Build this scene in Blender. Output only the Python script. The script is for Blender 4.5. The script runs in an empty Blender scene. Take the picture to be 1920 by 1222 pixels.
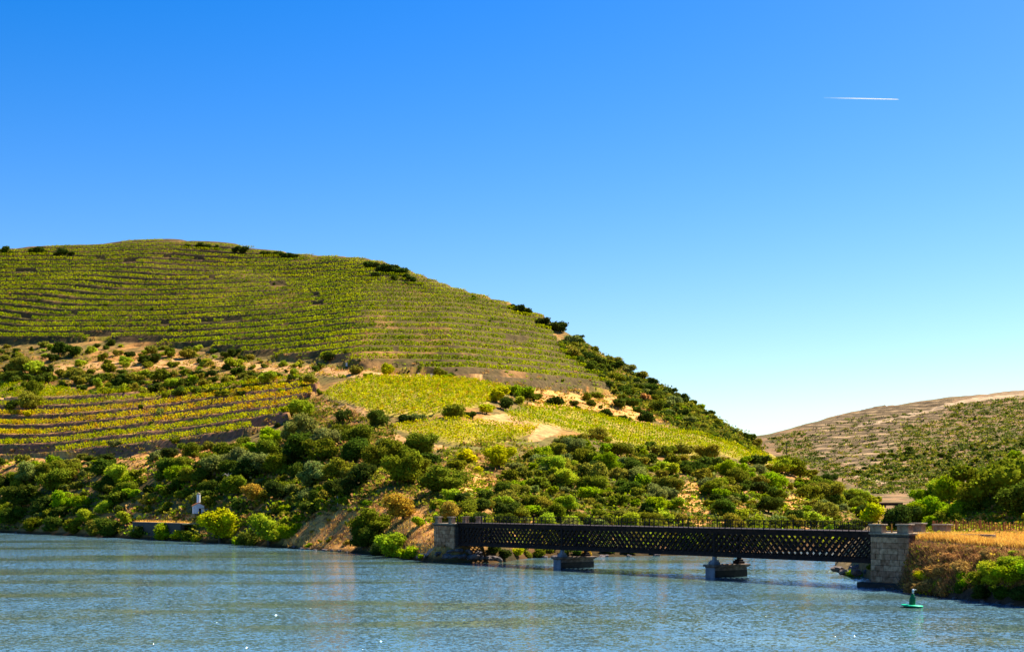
import bpy, math, random
import numpy as np
from mathutils import Vector, Matrix

random.seed(7)
RNG = np.random.default_rng(7)
C = bpy.context.scene.collection
S = bpy.context.scene
F = 2667.0            # focal length of the photograph in its own pixels (50 mm on 36 mm)
CX, HY, CH = 960.0, 940.0, 10.0   # picture centre, horizon row, camera height over the water

# ------------------------------------------------------------------ camera, sky, sun, exposure
cam_data = bpy.data.cameras.new('camera')
cam_data.lens = 50; cam_data.sensor_width = 36
cam_data.shift_y = (HY - 611.0) / 1920.0
cam_data.clip_start = 1.0; cam_data.clip_end = 90000
cam = bpy.data.objects.new('camera', cam_data); C.objects.link(cam)
cam.location = (0, 0, CH); cam.rotation_euler = (math.radians(90), 0, 0)
S.camera = cam

SUN_AZ, SUN_EL = math.radians(54), math.radians(50)   # azimuth to the right of the view direction
world = bpy.data.worlds.new('World'); S.world = world; world.use_nodes = True
wn = world.node_tree.nodes; wl = world.node_tree.links
bg = wn['Background']
sky = wn.new('ShaderNodeTexSky'); sky.sky_type = 'NISHITA'; sky.sun_disc = False
sky.sun_elevation = SUN_EL; sky.sun_rotation = SUN_AZ
sky.altitude = 100; sky.air_density = 1.0; sky.dust_density = 0.6; sky.ozone_density = 3.0
hs = wn.new('ShaderNodeHueSaturation'); hs.inputs['Saturation'].default_value = 1.53
hs.inputs['Value'].default_value = 1.08; hs.inputs['Hue'].default_value = 0.513
wl.new(sky.outputs[0], hs.inputs['Color']); wl.new(hs.outputs[0], bg.inputs[0])
bg.inputs[1].default_value = 0.066
sd = bpy.data.lights.new('sun', 'SUN'); sd.energy = 5.0; sd.angle = math.radians(0.5); sd.color = (1.0, 0.90, 0.74)
sun = bpy.data.objects.new('sun', sd); C.objects.link(sun)
sdir = Vector((math.sin(SUN_AZ) * math.cos(SUN_EL), math.cos(SUN_AZ) * math.cos(SUN_EL), math.sin(SUN_EL)))
sun.rotation_euler = sdir.to_track_quat('Z', 'Y').to_euler(); sun.location = (100, 100, 200)
S.view_settings.view_transform = 'Standard'; S.view_settings.look = 'None'
S.view_settings.gamma = 1.0; S.view_settings.use_curve_mapping = False
S.view_settings.exposure = 1.35

# ------------------------------------------------------------------ helpers
def tag(o, label=None, cat=None, group=None, kind=None):
    if label: o['label'] = label
    if cat: o['category'] = cat
    if group: o['group'] = group
    if kind: o['kind'] = kind
    return o

def empty(name, loc, rz=0.0):
    o = bpy.data.objects.new(name, None); C.objects.link(o)
    o.location = loc; o.rotation_euler = (0, 0, rz); o.empty_display_size = 0.3
    return o

def link(name, me, parent=None, mat=None, loc=None):
    o = bpy.data.objects.new(name, me); C.objects.link(o)
    if mat is not None and not me.materials: me.materials.append(mat)
    if parent is not None: o.parent = parent
    if loc is not None: o.location = loc
    return o

def np_mesh(name, V, Q, cols=None, mat=None, smooth=False):
    """V (n,3) float, Q (m,4 or m,3) int, cols (n,3) point colours"""
    me = bpy.data.meshes.new(name)
    V = np.ascontiguousarray(V, dtype=np.float32); Q = np.ascontiguousarray(Q, dtype=np.int32)
    k = Q.shape[1]
    me.vertices.add(len(V)); me.vertices.foreach_set('co', V.ravel())
    me.loops.add(Q.size); me.loops.foreach_set('vertex_index', Q.ravel())
    me.polygons.add(len(Q)); me.polygons.foreach_set('loop_start', np.arange(0, Q.size, k, dtype=np.int32))
    if smooth: me.polygons.foreach_set('use_smooth', np.ones(len(Q), dtype=bool))
    if cols is not None:
        at = me.color_attributes.new('tint', 'FLOAT_COLOR', 'POINT')
        c4 = np.ones((len(V), 4), dtype=np.float32); c4[:, :3] = cols
        at.data.foreach_set('color', c4.ravel())
    me.update(calc_edges=True); me.validate()
    if mat: me.materials.append(mat)
    return me

class MB:
    """collects boxes, bars and tubes into one mesh"""
    def __init__(s): s.v = []; s.f = []
    def hexa(s, p):
        n = len(s.v); s.v += [tuple(q) for q in p]
        for a in ((0,3,2,1),(4,5,6,7),(0,1,5,4),(1,2,6,5),(2,3,7,6),(3,0,4,7)): s.f.append(tuple(n+i for i in a))
    def box(s, c, d):
        x, y, z = c; a, b, e = d[0]/2, d[1]/2, d[2]/2
        s.hexa([(x-a,y-b,z-e),(x+a,y-b,z-e),(x+a,y+b,z-e),(x-a,y+b,z-e),(x-a,y-b,z+e),(x+a,y-b,z+e),(x+a,y+b,z+e),(x-a,y+b,z+e)])
    def bar(s, p, q, w, t=None, up=(0,0,1)):
        t = t or w; p = Vector(p); q = Vector(q); d = (q-p).normalized(); u = Vector(up)
        if abs(d.dot(u)) > .95: u = Vector((0,1,0))
        a = d.cross(u).normalized()*t/2; b = a.cross(d).normalized()*w/2
        s.hexa([p-a-b,p+a-b,p+a+b,p-a+b,q-a-b,q+a-b,q+a+b,q-a+b])
    def frustum(s, x, y, z0, z1, r0, r1, n=12, cap=True):
        k = len(s.v)
        for z, r in ((z0, r0), (z1, r1)):
            for i in range(n): a = 2*math.pi*i/n; s.v.append((x+r*math.cos(a), y+r*math.sin(a), z))
        for i in range(n): j = (i+1) % n; s.f.append((k+i, k+j, k+n+j, k+n+i))
        if cap: s.f.append(tuple(k+n+i for i in range(n))); s.f.append(tuple(k+i for i in reversed(range(n))))
    def tube(s, pts, rs, n=6):
        k0 = len(s.v)
        for i, (p, r) in enumerate(zip(pts, rs)):
            p = Vector(p); d = Vector(pts[min(i+1, len(pts)-1)]) - Vector(pts[max(i-1, 0)]); d.normalize()
            a = d.orthogonal().normalized(); b = d.cross(a)
            for j in range(n):
                an = 2*math.pi*j/n; s.v.append(tuple(p + a*r*math.cos(an) + b*r*math.sin(an)))
        for i in range(len(pts)-1):
            for j in range(n):
                m = (j+1) % n; s.f.append((k0+i*n+j, k0+i*n+m, k0+(i+1)*n+m, k0+(i+1)*n+j))
    def mesh(s, name, mat=None, bevel=0, smooth=False):
        me = bpy.data.meshes.new(name); me.from_pydata(s.v, [], s.f); me.update()
        if bevel:
            import bmesh
            bm = bmesh.new(); bm.from_mesh(me)
            bmesh.ops.bevel(bm, geom=list(bm.edges), offset=bevel, segments=1, affect='EDGES'); bm.to_mesh(me); bm.free()
        if smooth:
            for p in me.polygons: p.use_smooth = True
        if mat: me.materials.append(mat)
        return me
    def build(s, name, mat, parent=None, bevel=0, loc=None, smooth=False):
        return link(name, s.mesh(name, mat, bevel, smooth), parent, None, loc)

def _hash(ix, iy, seed):
    h = (ix.astype(np.int64)*374761393 + iy.astype(np.int64)*668265263 + seed*1442695041) & 0x7fffffff
    h = ((h ^ (h >> 13)) * 1274126177) & 0x7fffffff
    return ((h ^ (h >> 16)) & 0xffff) / 65535.0
def vnoise(x, y, seed=0):
    x = np.asarray(x, float); y = np.asarray(y, float)
    ix = np.floor(x); iy = np.floor(y); fx = x-ix; fy = y-iy; fx = fx*fx*(3-2*fx); fy = fy*fy*(3-2*fy)
    a = _hash(ix, iy, seed); b = _hash(ix+1, iy, seed); c = _hash(ix, iy+1, seed); d = _hash(ix+1, iy+1, seed)
    return (a*(1-fx)+b*fx)*(1-fy) + (c*(1-fx)+d*fx)*fy
def fbm(x, y, seed=0, o=4):
    t = 0; a = .5
    for i in range(o): t = t + a*vnoise(x*2**i, y*2**i, seed+i*17); a *= .5
    return t/(1-.5**o)
def smooth(a, b, x): t = np.clip((x-a)/(b-a), 0, 1); return t*t*(3-2*t)
def inpoly(x, y, poly):
    x = np.asarray(x, float); y = np.asarray(y, float); r = np.zeros(np.broadcast(x, y).shape, bool); n = len(poly)
    for i in range(n):
        x1, y1 = poly[i]; x2, y2 = poly[(i+1) % n]
        if y1 == y2: continue
        c = ((y1 > y) != (y2 > y)) & (x < (x2-x1)*(y-y1)/(y2-y1)+x1); r ^= c
    return r
def pchip(xk, Y, x):
    """monotone cubic through knots xk (K,), values Y (K, M) at x (n,) -> (n, M)"""
    xk = np.asarray(xk, float); Y = np.asarray(Y, float)
    h = np.diff(xk)[:, None]; d = np.diff(Y, axis=0)/h
    m = np.zeros_like(Y); m[0] = d[0]; m[-1] = d[-1]
    ok = d[:-1]*d[1:] > 0
    w1 = 2*h[1:]+h[:-1]; w2 = h[1:]+2*h[:-1]
    with np.errstate(divide='ignore', invalid='ignore'):
        mm = (w1+w2)/(w1/d[:-1]+w2/d[1:])
    m[1:-1] = np.where(ok, mm, 0)
    i = np.clip(np.searchsorted(xk, x)-1, 0, len(xk)-2); hh = h[i]; t = ((x-xk[i])[:, None])/hh
    return (Y[i]*(2*t**3-3*t**2+1) + hh*m[i]*(t**3-2*t**2+t) + Y[i+1]*(-2*t**3+3*t**2) + hh*m[i+1]*(t**3-t**2))

# ------------------------------------------------------------------ materials
def nmat(name, rough=0.9, spec=0.2):
    m = bpy.data.materials.new(name); m.use_nodes = True
    b = m.node_tree.nodes['Principled BSDF']; b.inputs['Roughness'].default_value = rough
    b.inputs['Specular IOR Level'].default_value = spec
    return m, m.node_tree.nodes, m.node_tree.links, b
def noise_mat(name, c1, c2, scale=2.0, rough=.9, bump=.3, bscale=None, metal=0, detail=6, dist=.05):
    m, n, l, b = nmat(name, rough)
    tc = n.new('ShaderNodeTexCoord'); nz = n.new('ShaderNodeTexNoise'); nz.inputs['Scale'].default_value = scale
    nz.inputs['Detail'].default_value = detail
    r = n.new('ShaderNodeValToRGB'); r.color_ramp.elements[0].position = .35; r.color_ramp.elements[1].position = .65
    r.color_ramp.elements[0].color = (*c1, 1); r.color_ramp.elements[1].color = (*c2, 1)
    l.new(tc.outputs['Object'], nz.inputs['Vector']); l.new(nz.outputs[0], r.inputs[0]); l.new(r.outputs[0], b.inputs['Base Color'])
    b.inputs['Metallic'].default_value = metal
    if bump:
        n2 = n.new('ShaderNodeTexNoise'); n2.inputs['Scale'].default_value = bscale or scale*4; n2.inputs['Detail'].default_value = 8
        bp = n.new('ShaderNodeBump'); bp.inputs['Strength'].default_value = bump; bp.inputs['Distance'].default_value = dist
        l.new(tc.outputs['Object'], n2.inputs['Vector']); l.new(n2.outputs[0], bp.inputs['Height']); l.new(bp.outputs[0], b.inputs['Normal'])
    return m
def world_coords(m):
    n = m.node_tree.nodes; l = m.node_tree.links; tc = next(q for q in n if q.type == 'TEX_COORD'); g = n.new('ShaderNodeNewGeometry')
    for k in list(tc.outputs['Object'].links): l.new(g.outputs['Position'], k.to_socket)
    return m
def leaf_mat(name, source, lo=.5, hi=1.6):
    """leaves: diffuse plus light that passes through; colour from the object ('object') or the mesh ('tint')"""
    m = bpy.data.materials.new(name); m.use_nodes = True; n = m.node_tree.nodes; l = m.node_tree.links
    n.remove(n['Principled BSDF']); out = n['Material Output']
    if source == 'object': src = n.new('ShaderNodeObjectInfo').outputs['Color']
    else:
        a = n.new('ShaderNodeAttribute'); a.attribute_name = 'tint'; src = a.outputs['Color']
    geo = n.new('ShaderNodeNewGeometry'); hsv = n.new('ShaderNodeHueSaturation')
    mr = n.new('ShaderNodeMapRange'); mr.inputs['To Min'].default_value = lo; mr.inputs['To Max'].default_value = hi
    l.new(geo.outputs['Random Per Island'], mr.inputs['Value']); l.new(mr.outputs[0], hsv.inputs['Value'])
    mh = n.new('ShaderNodeMapRange'); mh.inputs['To Min'].default_value = .485; mh.inputs['To Max'].default_value = .52
    l.new(geo.outputs['Random Per Island'], mh.inputs['Value']); l.new(mh.outputs[0], hsv.inputs['Hue'])
    l.new(src, hsv.inputs['Color'])
    d = n.new('ShaderNodeBsdfDiffuse'); t = n.new('ShaderNodeBsdfTranslucent'); mx = n.new('ShaderNodeMixShader')
    mx.inputs[0].default_value = .40
    l.new(hsv.outputs[0], d.inputs[0]); l.new(hsv.outputs[0], t.inputs[0])
    l.new(d.outputs[0], mx.inputs[1]); l.new(t.outputs[0], mx.inputs[2]); l.new(mx.outputs[0], out.inputs[0])
    return m
def ground_mat(name, scale=.5, bump=.6, dist=.5):
    m, n, l, b = nmat(name, .95, .1)
    a = n.new('ShaderNodeAttribute'); a.attribute_name = 'tint'
    tc = n.new('ShaderNodeTexCoord'); nz = n.new('ShaderNodeTexNoise'); nz.inputs['Scale'].default_value = scale; nz.inputs['Detail'].default_value = 9
    nz.inputs['Roughness'].default_value = .7
    mr = n.new('ShaderNodeMapRange'); mr.inputs['From Min'].default_value = .3; mr.inputs['From Max'].default_value = .7
    mr.inputs['To Min'].default_value = .38; mr.inputs['To Max'].default_value = 1.5
    hsv = n.new('ShaderNodeHueSaturation')
    l.new(tc.outputs['Object'], nz.inputs['Vector']); l.new(nz.outputs[0], mr.inputs['Value']); l.new(mr.outputs[0], hsv.inputs['Value'])
    l.new(a.outputs['Color'], hsv.inputs['Color']); l.new(hsv.outputs[0], b.inputs['Base Color'])
    bp = n.new('ShaderNodeBump'); bp.inputs['Strength'].default_value = bump; bp.inputs['Distance'].default_value = dist
    l.new(nz.outputs[0], bp.inputs['Height']); l.new(bp.outputs[0], b.inputs['Normal'])
    return m
M_LEAF = leaf_mat('leaf', 'object'); M_VINE = leaf_mat('vine_leaf', 'tint', .7, 1.35)
M_GROUND = ground_mat('hill_ground'); M_BANK = ground_mat('bank_ground', 1.6, .7, .2); M_FAR = ground_mat('far_ground', .12, .8, 1.5)
M_BARK = noise_mat('bark', (.05,.035,.022), (.13,.10,.07), 6)
M_DEAD = noise_mat('dead_wood', (.30,.26,.22), (.5,.45,.4), 4)
M_IRON = noise_mat('black_iron', (.008,.006,.007), (.034,.017,.012), 1.3, rough=.85, bump=.1)
M_RUST = noise_mat('rusty_iron', (.22,.07,.02), (.42,.17,.05), 9, rough=.85, bump=.2)
M_STONE = noise_mat('granite', (.17,.10,.055), (.36,.25,.15), 1.6, rough=.9, bump=.6, bscale=14)
M_CORE = noise_mat('mortar', (.05,.04,.035), (.09,.075,.06), 3)
M_CAP = noise_mat('weathered_cap', (.15,.11,.07), (.36,.29,.20), 2.5, bump=.5)
M_CONC = noise_mat('pier_concrete', (.10,.07,.05), (.24,.17,.12), 1.2, bump=.4, bscale=9)
M_PALE = noise_mat('pale_concrete', (.12,.13,.15), (.24,.25,.27), 1.2, bump=.2)  # also serves as painted-in sky light on the pier ends
M_WET = noise_mat('wet_concrete', (.012,.012,.01), (.035,.03,.022), 1.2, rough=.6, bump=.4)
M_ROCK = noise_mat('rock', (.05,.045,.05), (.20,.16,.14), 1.1, bump=.8, bscale=5, dist=.2)
M_WHITE = noise_mat('whitewash', (.62,.62,.64), (.82,.82,.82), 2, bump=.1)
M_TILE = noise_mat('roof_tile', (.42,.12,.04), (.6,.24,.08), 5, bump=.3)
M_DARK = noise_mat('dark_opening', (.012,.012,.016), (.02,.02,.025), 2, bump=0)
M_GREEN = noise_mat('green_paint', (.0,.46,.20), (.01,.62,.30), 2, rough=.4, bump=.05)
M_DGREEN = noise_mat('dark_green_paint', (.0,.09,.03), (.005,.15,.05), 2, rough=.45, bump=.05)
M_HULL = noise_mat('black_hull', (.008,.01,.01), (.02,.02,.02), 2, rough=.5, bump=.05)

# ------------------------------------------------------------------ terrain: a height profile along each azimuth
def zof(y, D): return CH + (HY - y)/F*D
# photo column : ground points (photo row, distance) from bank foot to crest
LEFT = {
 -600: [(984,600),(975,606),(930,625),(866,650),(850,665),(745,740),(700,780),(640,845),(570,940),(520,1010),(480,1090)],
 0:    [(998,460),(985,466),(930,490),(866,525),(850,540),(745,620),(700,660),(640,725),(560,830),(510,900),(473,970)],
 160:  [(1005,410),(988,417),(930,445),(866,480),(850,498),(742,592),(700,632),(645,700),(560,812),(508,890),(468,975)],
 300:  [(1012,370),(990,378),(930,405),(865,440),(845,460),(740,570),(692,620),(652,680),(560,800),(500,890),(459,990)],
 420:  [(1019,338),(1000,344),(940,366),(860,410),(825,442),(750,520),(705,575),(665,635),(575,765),(510,870),(466,975)],
 550:  [(1028,303),(1010,308),(950,330),(860,378),(800,425),(760,470),(715,530),(677,590),(590,720),(530,830),(486,940)],
 700:  [(1040,267),(1015,275),(960,290),(850,345),(792,395),(777,405),(712,480),(690,520),(600,660),(540,770),(499,880)],
 790:  [(1051,240),(1017,246),(968,268),(850,341),(797,386),(778,400),(714,481),(697,518),(611,650),(556,750),(527,838)],
 850:  [(1055,232),(1017,238),(980,256),(850,335),(802,380),(780,395),(717,480),(703,510),(620,640),(570,730),(549,800)],
 930:  [(1054,234),(1026,241),(958,274),(850,342),(806,386),(777,418),(726,495),(708,525),(635,645),(590,720),(571,778)],
 1000: [(1046,252),(1020,260),(950,290),(850,345),(812,390),(775,440),(735,510),(716,540),(650,650),(612,710),(592,755)],
 1100: [(1044,256),(1015,265),(950,295),(870,340),(825,400),(790,460),(760,520),(737,560),(692,630),(660,680),(645,705)],
 1200: [(1042,261),(1010,272),(950,300),(880,345),(840,410),(812,470),(787,520),(771,550),(738,600),(714,640),(704,660)],
 1330: [(1040,267),(1010,278),(960,300),(900,350),(862,410),(834,460),(817,495),(804,520),(789,555),(779,585),(773,605)],
 1435: [(1035,281),(1005,290),(970,310),(932,350),(904,390),(884,430),(872,460),(863,485),(856,510),(850,535),(846,560)],
 1550: [(1033,287),(1008,296),(985,315),(962,345),(944,370),(932,390),(925,405),(920,420),(916,435),(913,445),(910,460)],
 1640: [(1028,303),(1004,312),(990,330),(976,350),(966,370),(960,385),(957,395),(955,405),(953,415),(951,425),(950,440)],
 1900: [(1024,317),(1004,325),(995,340),(985,360),(980,380),(976,400),(973,420),(971,440),(970,460),(969,480),(968,500)],
}
def build_patch(cols, nu, ns, tail, foot=True, weights=None):
    xs = sorted(cols); K = []
    for x in xs:
        P = [(D, zof(y, D)) for y, D in cols[x]]
        if foot: P[0] = (P[0][0], 0.0); P = [(P[0][0]-14, -4.0)] + P
        D, z = P[-1]
        P += tail(D, z)
        K.append([c for p in P for c in p])
    K = np.array(K); uk = (np.array(xs)-CX)/F
    u = np.linspace(uk[0], uk[-1], nu); T = pchip(uk, K, u)
    Dn, Zn = T[:, 0::2], T[:, 1::2]; n = Dn.shape[1]
    Dt = np.empty((nu, ns)); Zt = np.empty((nu, ns))
    md = np.median(Dn, axis=0); seg = np.diff(md) if weights is None else np.diff(md)*np.array(weights)
    cum = np.concatenate([[0], np.cumsum(seg)]); s = np.interp(np.linspace(0, cum[-1], ns), cum, np.arange(n))
    for i in range(nu):
        Dt[i] = np.interp(s, np.arange(n), Dn[i]); Zt[i] = pchip(Dn[i], Zn[i][:, None], Dt[i])[:, 0]
    return u, Dt, Zt
nL = len(LEFT[0])
uL, DL, ZL = build_patch(LEFT, 640, 560, lambda D, z: [(D+25, z-1.5), (D+140, z*.80), (D+520, max(z*.2, 2.0))],
                         weights=[.6,1.2,1.2,1,1.2,1.3,1.3,1.3,1.3,1.2,1.2,1,.15,.05])
FARH = {
 1150: [(945,470),(938,700),(930,1000),(915,1200),(880,1450),(850,1850)],
 1440: [(948,470),(938,700),(928,1000),(895,1200),(852,1480),(816,1850)],
 1520: [(950,470),(938,700),(927,1000),(885,1220),(835,1520),(793,1880)],
 1600: [(952,470),(938,700),(927,1000),(872,1250),(818,1550),(774,1900)],
 1750: [(952,470),(938,700),(925,980),(862,1250),(802,1550),(753,1900)],
 1920: [(952,470),(936,700),(918,950),(850,1200),(787,1500),(733,1900)],
 2400: [(952,470),(930,700),(900,950),(830,1200),(760,1500),(700,1900)],
}
uF, DF, ZF = build_patch(FARH, 340, 340, lambda D, z: [(D+60, z-3), (D+700, z*.4)], foot=False, weights=[.3,.5,1,1,1,1,.1])
RIGHT = {   # distance, height given directly
 1555: [(190,-3),(200,-2),(205,-1),(215,-1),(240,-1),(265,-1),(290,-1.5),(330,-3)],
 1605: [(188,-3),(194,-.5),(198,1.2),(212,2.6),(240,3.5),(265,3.5),(290,2.5),(330,-2)],
 1642: [(174,-3),(179,0),(183,2.5),(191,6.1),(225,6.2),(250,6.4),(280,5),(330,0)],
 1690: [(156,-3),(160.5,0),(164,2.4),(169.5,6.0),(185,6.2),(215,7.4),(245,8.6),(330,1)],
 1720: [(152,-3),(155.5,0),(158.5,2.8),(164,6.0),(180,6.2),(205,7.6),(240,9.6),(330,2)],
 1780: [(145,-3),(148,0),(151,2.6),(158,5.9),(173,6.2),(200,8.8),(238,11.6),(330,2)],
 1860: [(138,-3),(141,0),(144,2.4),(152,5.8),(168,6.2),(198,11.2),(236,14.8),(330,3)],
 1930: [(132,-3),(135,0),(138,2.2),(146,5.8),(163,6.2),(195,13.0),(235,18.6),(330,4)],
 2400: [(108,-3),(112,0),(116,2.2),(126,5.8),(145,6.2),(180,15.0),(225,24.0),(330,8)],
}
def build_patch_direct(cols, nu, ns):
    xs = sorted(cols); K = np.array([[c for p in cols[x] for c in p] for x in xs]); uk = (np.array(xs)-CX)/F
    u = np.linspace(uk[0], uk[-1], nu); T = pchip(uk, K, u); Dn, Zn = T[:, 0::2], T[:, 1::2]; n = Dn.shape[1]
    s = np.interp(np.linspace(0, 1, ns), np.linspace(0, 1, n), np.arange(n)); Dt = np.empty((nu, ns)); Zt = np.empty((nu, ns))
    for i in range(nu):
        Dt[i] = np.interp(s, np.arange(n), Dn[i]); Zt[i] = pchip(Dn[i], Zn[i][:, None], Dt[i])[:, 0]
    return u, Dt, Zt
uR, DR, ZR = build_patch_direct(RIGHT, 260, 260)

# zones, as outlines on the hillside
UPPER = [(-700,646),(0,644),(180,640),(380,655),(450,668),(600,680),(740,694),(850,708),(960,728),(1040,736),(1150,738),(1135,715),(1100,690),(1050,650),(1032,622),(1000,560),(700,440),(-700,400)]
TERR = [(-700,752),(0,752),(120,748),(190,738),(330,748),(400,735),(450,728),(590,716),(600,722),(590,745),(560,765),(540,790),(470,815),(400,838),(330,848),(150,856),(0,858),(-700,858)]
FIELD1 = [(603,744),(640,722),(700,709),(800,709),(880,714),(965,730),(940,745),(895,764),(830,776),(765,783),(700,776),(650,757)]
FIELD2 = [(728,802),(800,790),(870,787),(960,800),(1010,802),(1000,815),(920,833),(850,831),(780,816)]
FIELD3 = [(945,775),(1000,766),(1060,766),(1130,780),(1210,797),(1300,812),(1400,838),(1460,855),(1500,872),(1430,872),(1340,852),(1200,838),(1100,818),(1030,800),(960,796)]
FIELD4 = [(-700,716),(0,718),(80,720),(165,738),(100,745),(0,749),(-700,749)]
TRACKS = [[(590,752),(640,760),(700,778),(722,796),(700,800),(640,778),(600,766)], [(702,808),(740,812),(780,826),(840,836),(838,842),(770,836),(712,818)],
          [(880,790),(950,778),(1000,797),(1050,800),(1055,806),(1020,826),(985,828),(1000,814),(920,796)],
          [(380,676),(600,688),(760,700),(905,712),(902,719),(700,706),(560,702),(380,690)], [(0,752),(130,747),(175,741),(180,746),(120,755),(0,760)],
          [(70,690),(150,680),(330,672),(450,672),(450,690),(330,688),(150,696),(80,700)],
          [(1440,840),(1460,838),(1490,855),(1470,858)]]
BARE = [[(535,1000),(560,975),(620,968),(680,972),(660,1030),(560,1028),(530,1020)], [(775,958),(800,950),(835,965),(835,1040),(790,1035),(770,990)],
        [(850,905),(905,890),(935,905),(925,925),(860,922)], [(1278,905),(1310,900),(1330,950),(1350,985),(1290,985),(1268,960)],
        [(1470,930),(1500,920),(1510,945),(1490,975),(1465,960)], [(0,856),(150,856),(330,848),(420,838),(470,818),(430,860),(300,880),(120,870),(0,885)],
        [(245,958),(365,958),(365,972),(245,972)], [(990,730),(1240,750),(1240,790),(1110,775),(1000,765)], [(700,928),(760,925),(790,960),(640,972),(600,965)]]
UPSTEP, LOSTEP = 4.3, 4.4
def img(X, Y, z): return CX + F*X/Y, HY - F*(z-CH)/Y
def warp(X, Y):
    w = 7*np.sin(X/170.0+.6) + 3.5*np.sin(X/62.0 + Y/140.0) + 5*(fbm(X/150+9, Y/260, 5)-.5)
    bx = X - (-330 + (Y-700)*.55)              # the fold where two blocks of terraces meet
    return w + 7*smooth(-30, 70, bx) + 2.0*(fbm(X/45, Y/70, 8)-.5)
def level_up(X, Y, zs): return (zs + warp(X, Y))/UPSTEP
def level_lo(X, Y, zs): return (zs + 2.5*np.sin(X/38.0) + 2*(fbm(X/60, Y/90, 3)-.5))/LOSTEP
def left_surface(X, Y, zs):
    ix, iy = img(X, Y, zs); z = zs.copy() if hasattr(zs, 'copy') else zs
    iy2 = iy + 6*(fbm(X/25, Y/25, 2)-.5); up = inpoly(ix, iy2, UPPER); lo = inpoly(ix, iy2, TERR)
    f = level_up(X, Y, zs); fr = f-np.floor(f); g = smooth(0, .36, fr)
    z = z + np.where(up, UPSTEP*.95*(g-fr), 0)
    f = level_lo(X, Y, zs); fr = f-np.floor(f); g = smooth(0, .36, fr)
    z = z + np.where(lo, LOSTEP*.88*(g-fr), 0)
    rough = np.where(up, .25, np.where(lo, .35, .9))*smooth(0, 2, zs)
    fl = inpoly(ix, iy, FIELD1) | inpoly(ix, iy, FIELD2); rough = np.where(fl, .1, rough)
    z = z + rough*2.0*(fbm(X/7, Y/7, 11, 4)-.5) + np.where(up | lo | fl, 0, 2.4)*smooth(0, 3, zs)*(fbm(X/28, Y/28, 4, 3)-.5)
    return z
def right_surface(X, Y, zs): return zs + smooth(-1, 1, zs)*(.7*(fbm(X/2.2, Y/2.2, 21, 4)-.5) + .8*(fbm(X/9, Y/9, 23, 2)-.5))
def far_surface(X, Y, zs):
    ix, iy = img(X, Y, zs)
    t = inpoly(ix, iy, [(1500,800),(1640,764),(1790,752),(1760,790),(1690,800),(1680,860),(1620,880),(1540,860)])
    f = (zs + 6*np.sin(X/90) + 10*(fbm(X/120, Y/200, 31)-.5))/4.8; fr = f-np.floor(f)
    return zs + np.where(t, 3.6*(smooth(0, .45, fr)-fr), 0) + smooth(430, 900, Y)*(8*(fbm(X/110, Y/150, 33, 4)-.5) + 3*(fbm(X/18, Y/18, 35, 3)-.5))
class Land:
    def __init__(s, u, D, Z, surf):
        s.u, s.D, s.Z = u, D, Z; X = u[:, None]*D; s.T = surf(X, D, Z); s.X = X
        s.pat = surf
    def smooth_z(s, X, Y):
        uu = X/Y; k = np.clip(int((uu-s.u[0])/(s.u[1]-s.u[0])), 0, len(s.u)-2); t = (uu-s.u[k])/(s.u[k+1]-s.u[k])
        return (1-t)*np.interp(Y, s.D[k], s.Z[k]) + t*np.interp(Y, s.D[k+1], s.Z[k+1])
    def z(s, X, Y):
        uu = X/Y; k = np.clip(int((uu-s.u[0])/(s.u[1]-s.u[0])), 0, len(s.u)-2); t = (uu-s.u[k])/(s.u[k+1]-s.u[k])
        return float((1-t)*np.interp(Y, s.D[k], s.T[k]) + t*np.interp(Y, s.D[k+1], s.T[k+1]))
    def hit(s, x, y):
        """first ground point met by the sight line through photo position x, y"""
        uu = (x-CX)/F; k = int(np.clip(round((uu-s.u[0])/(s.u[1]-s.u[0])), 0, len(s.u)-1))
        el = HY - F*(s.T[k]-CH)/s.D[k]; j = np.argmax((el <= y) & (s.T[k] > -.5))
        if not ((el <= y) & (s.T[k] > -.5)).any(): return None
        if j > 0 and s.T[k][j-1] > -.5:
            a, b = el[j-1], el[j]; t = 0 if a == b else (a-y)/(a-b); D = s.D[k][j-1]*(1-t)+s.D[k][j]*t
        else: D = s.D[k][j]
        return uu*D, D, s.z(uu*D, D)
LL = Land(uL, DL, ZL, left_surface); LR = Land(uR, DR, ZR, right_surface); LF = Land(uF, DF, ZF, far_surface)

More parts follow.
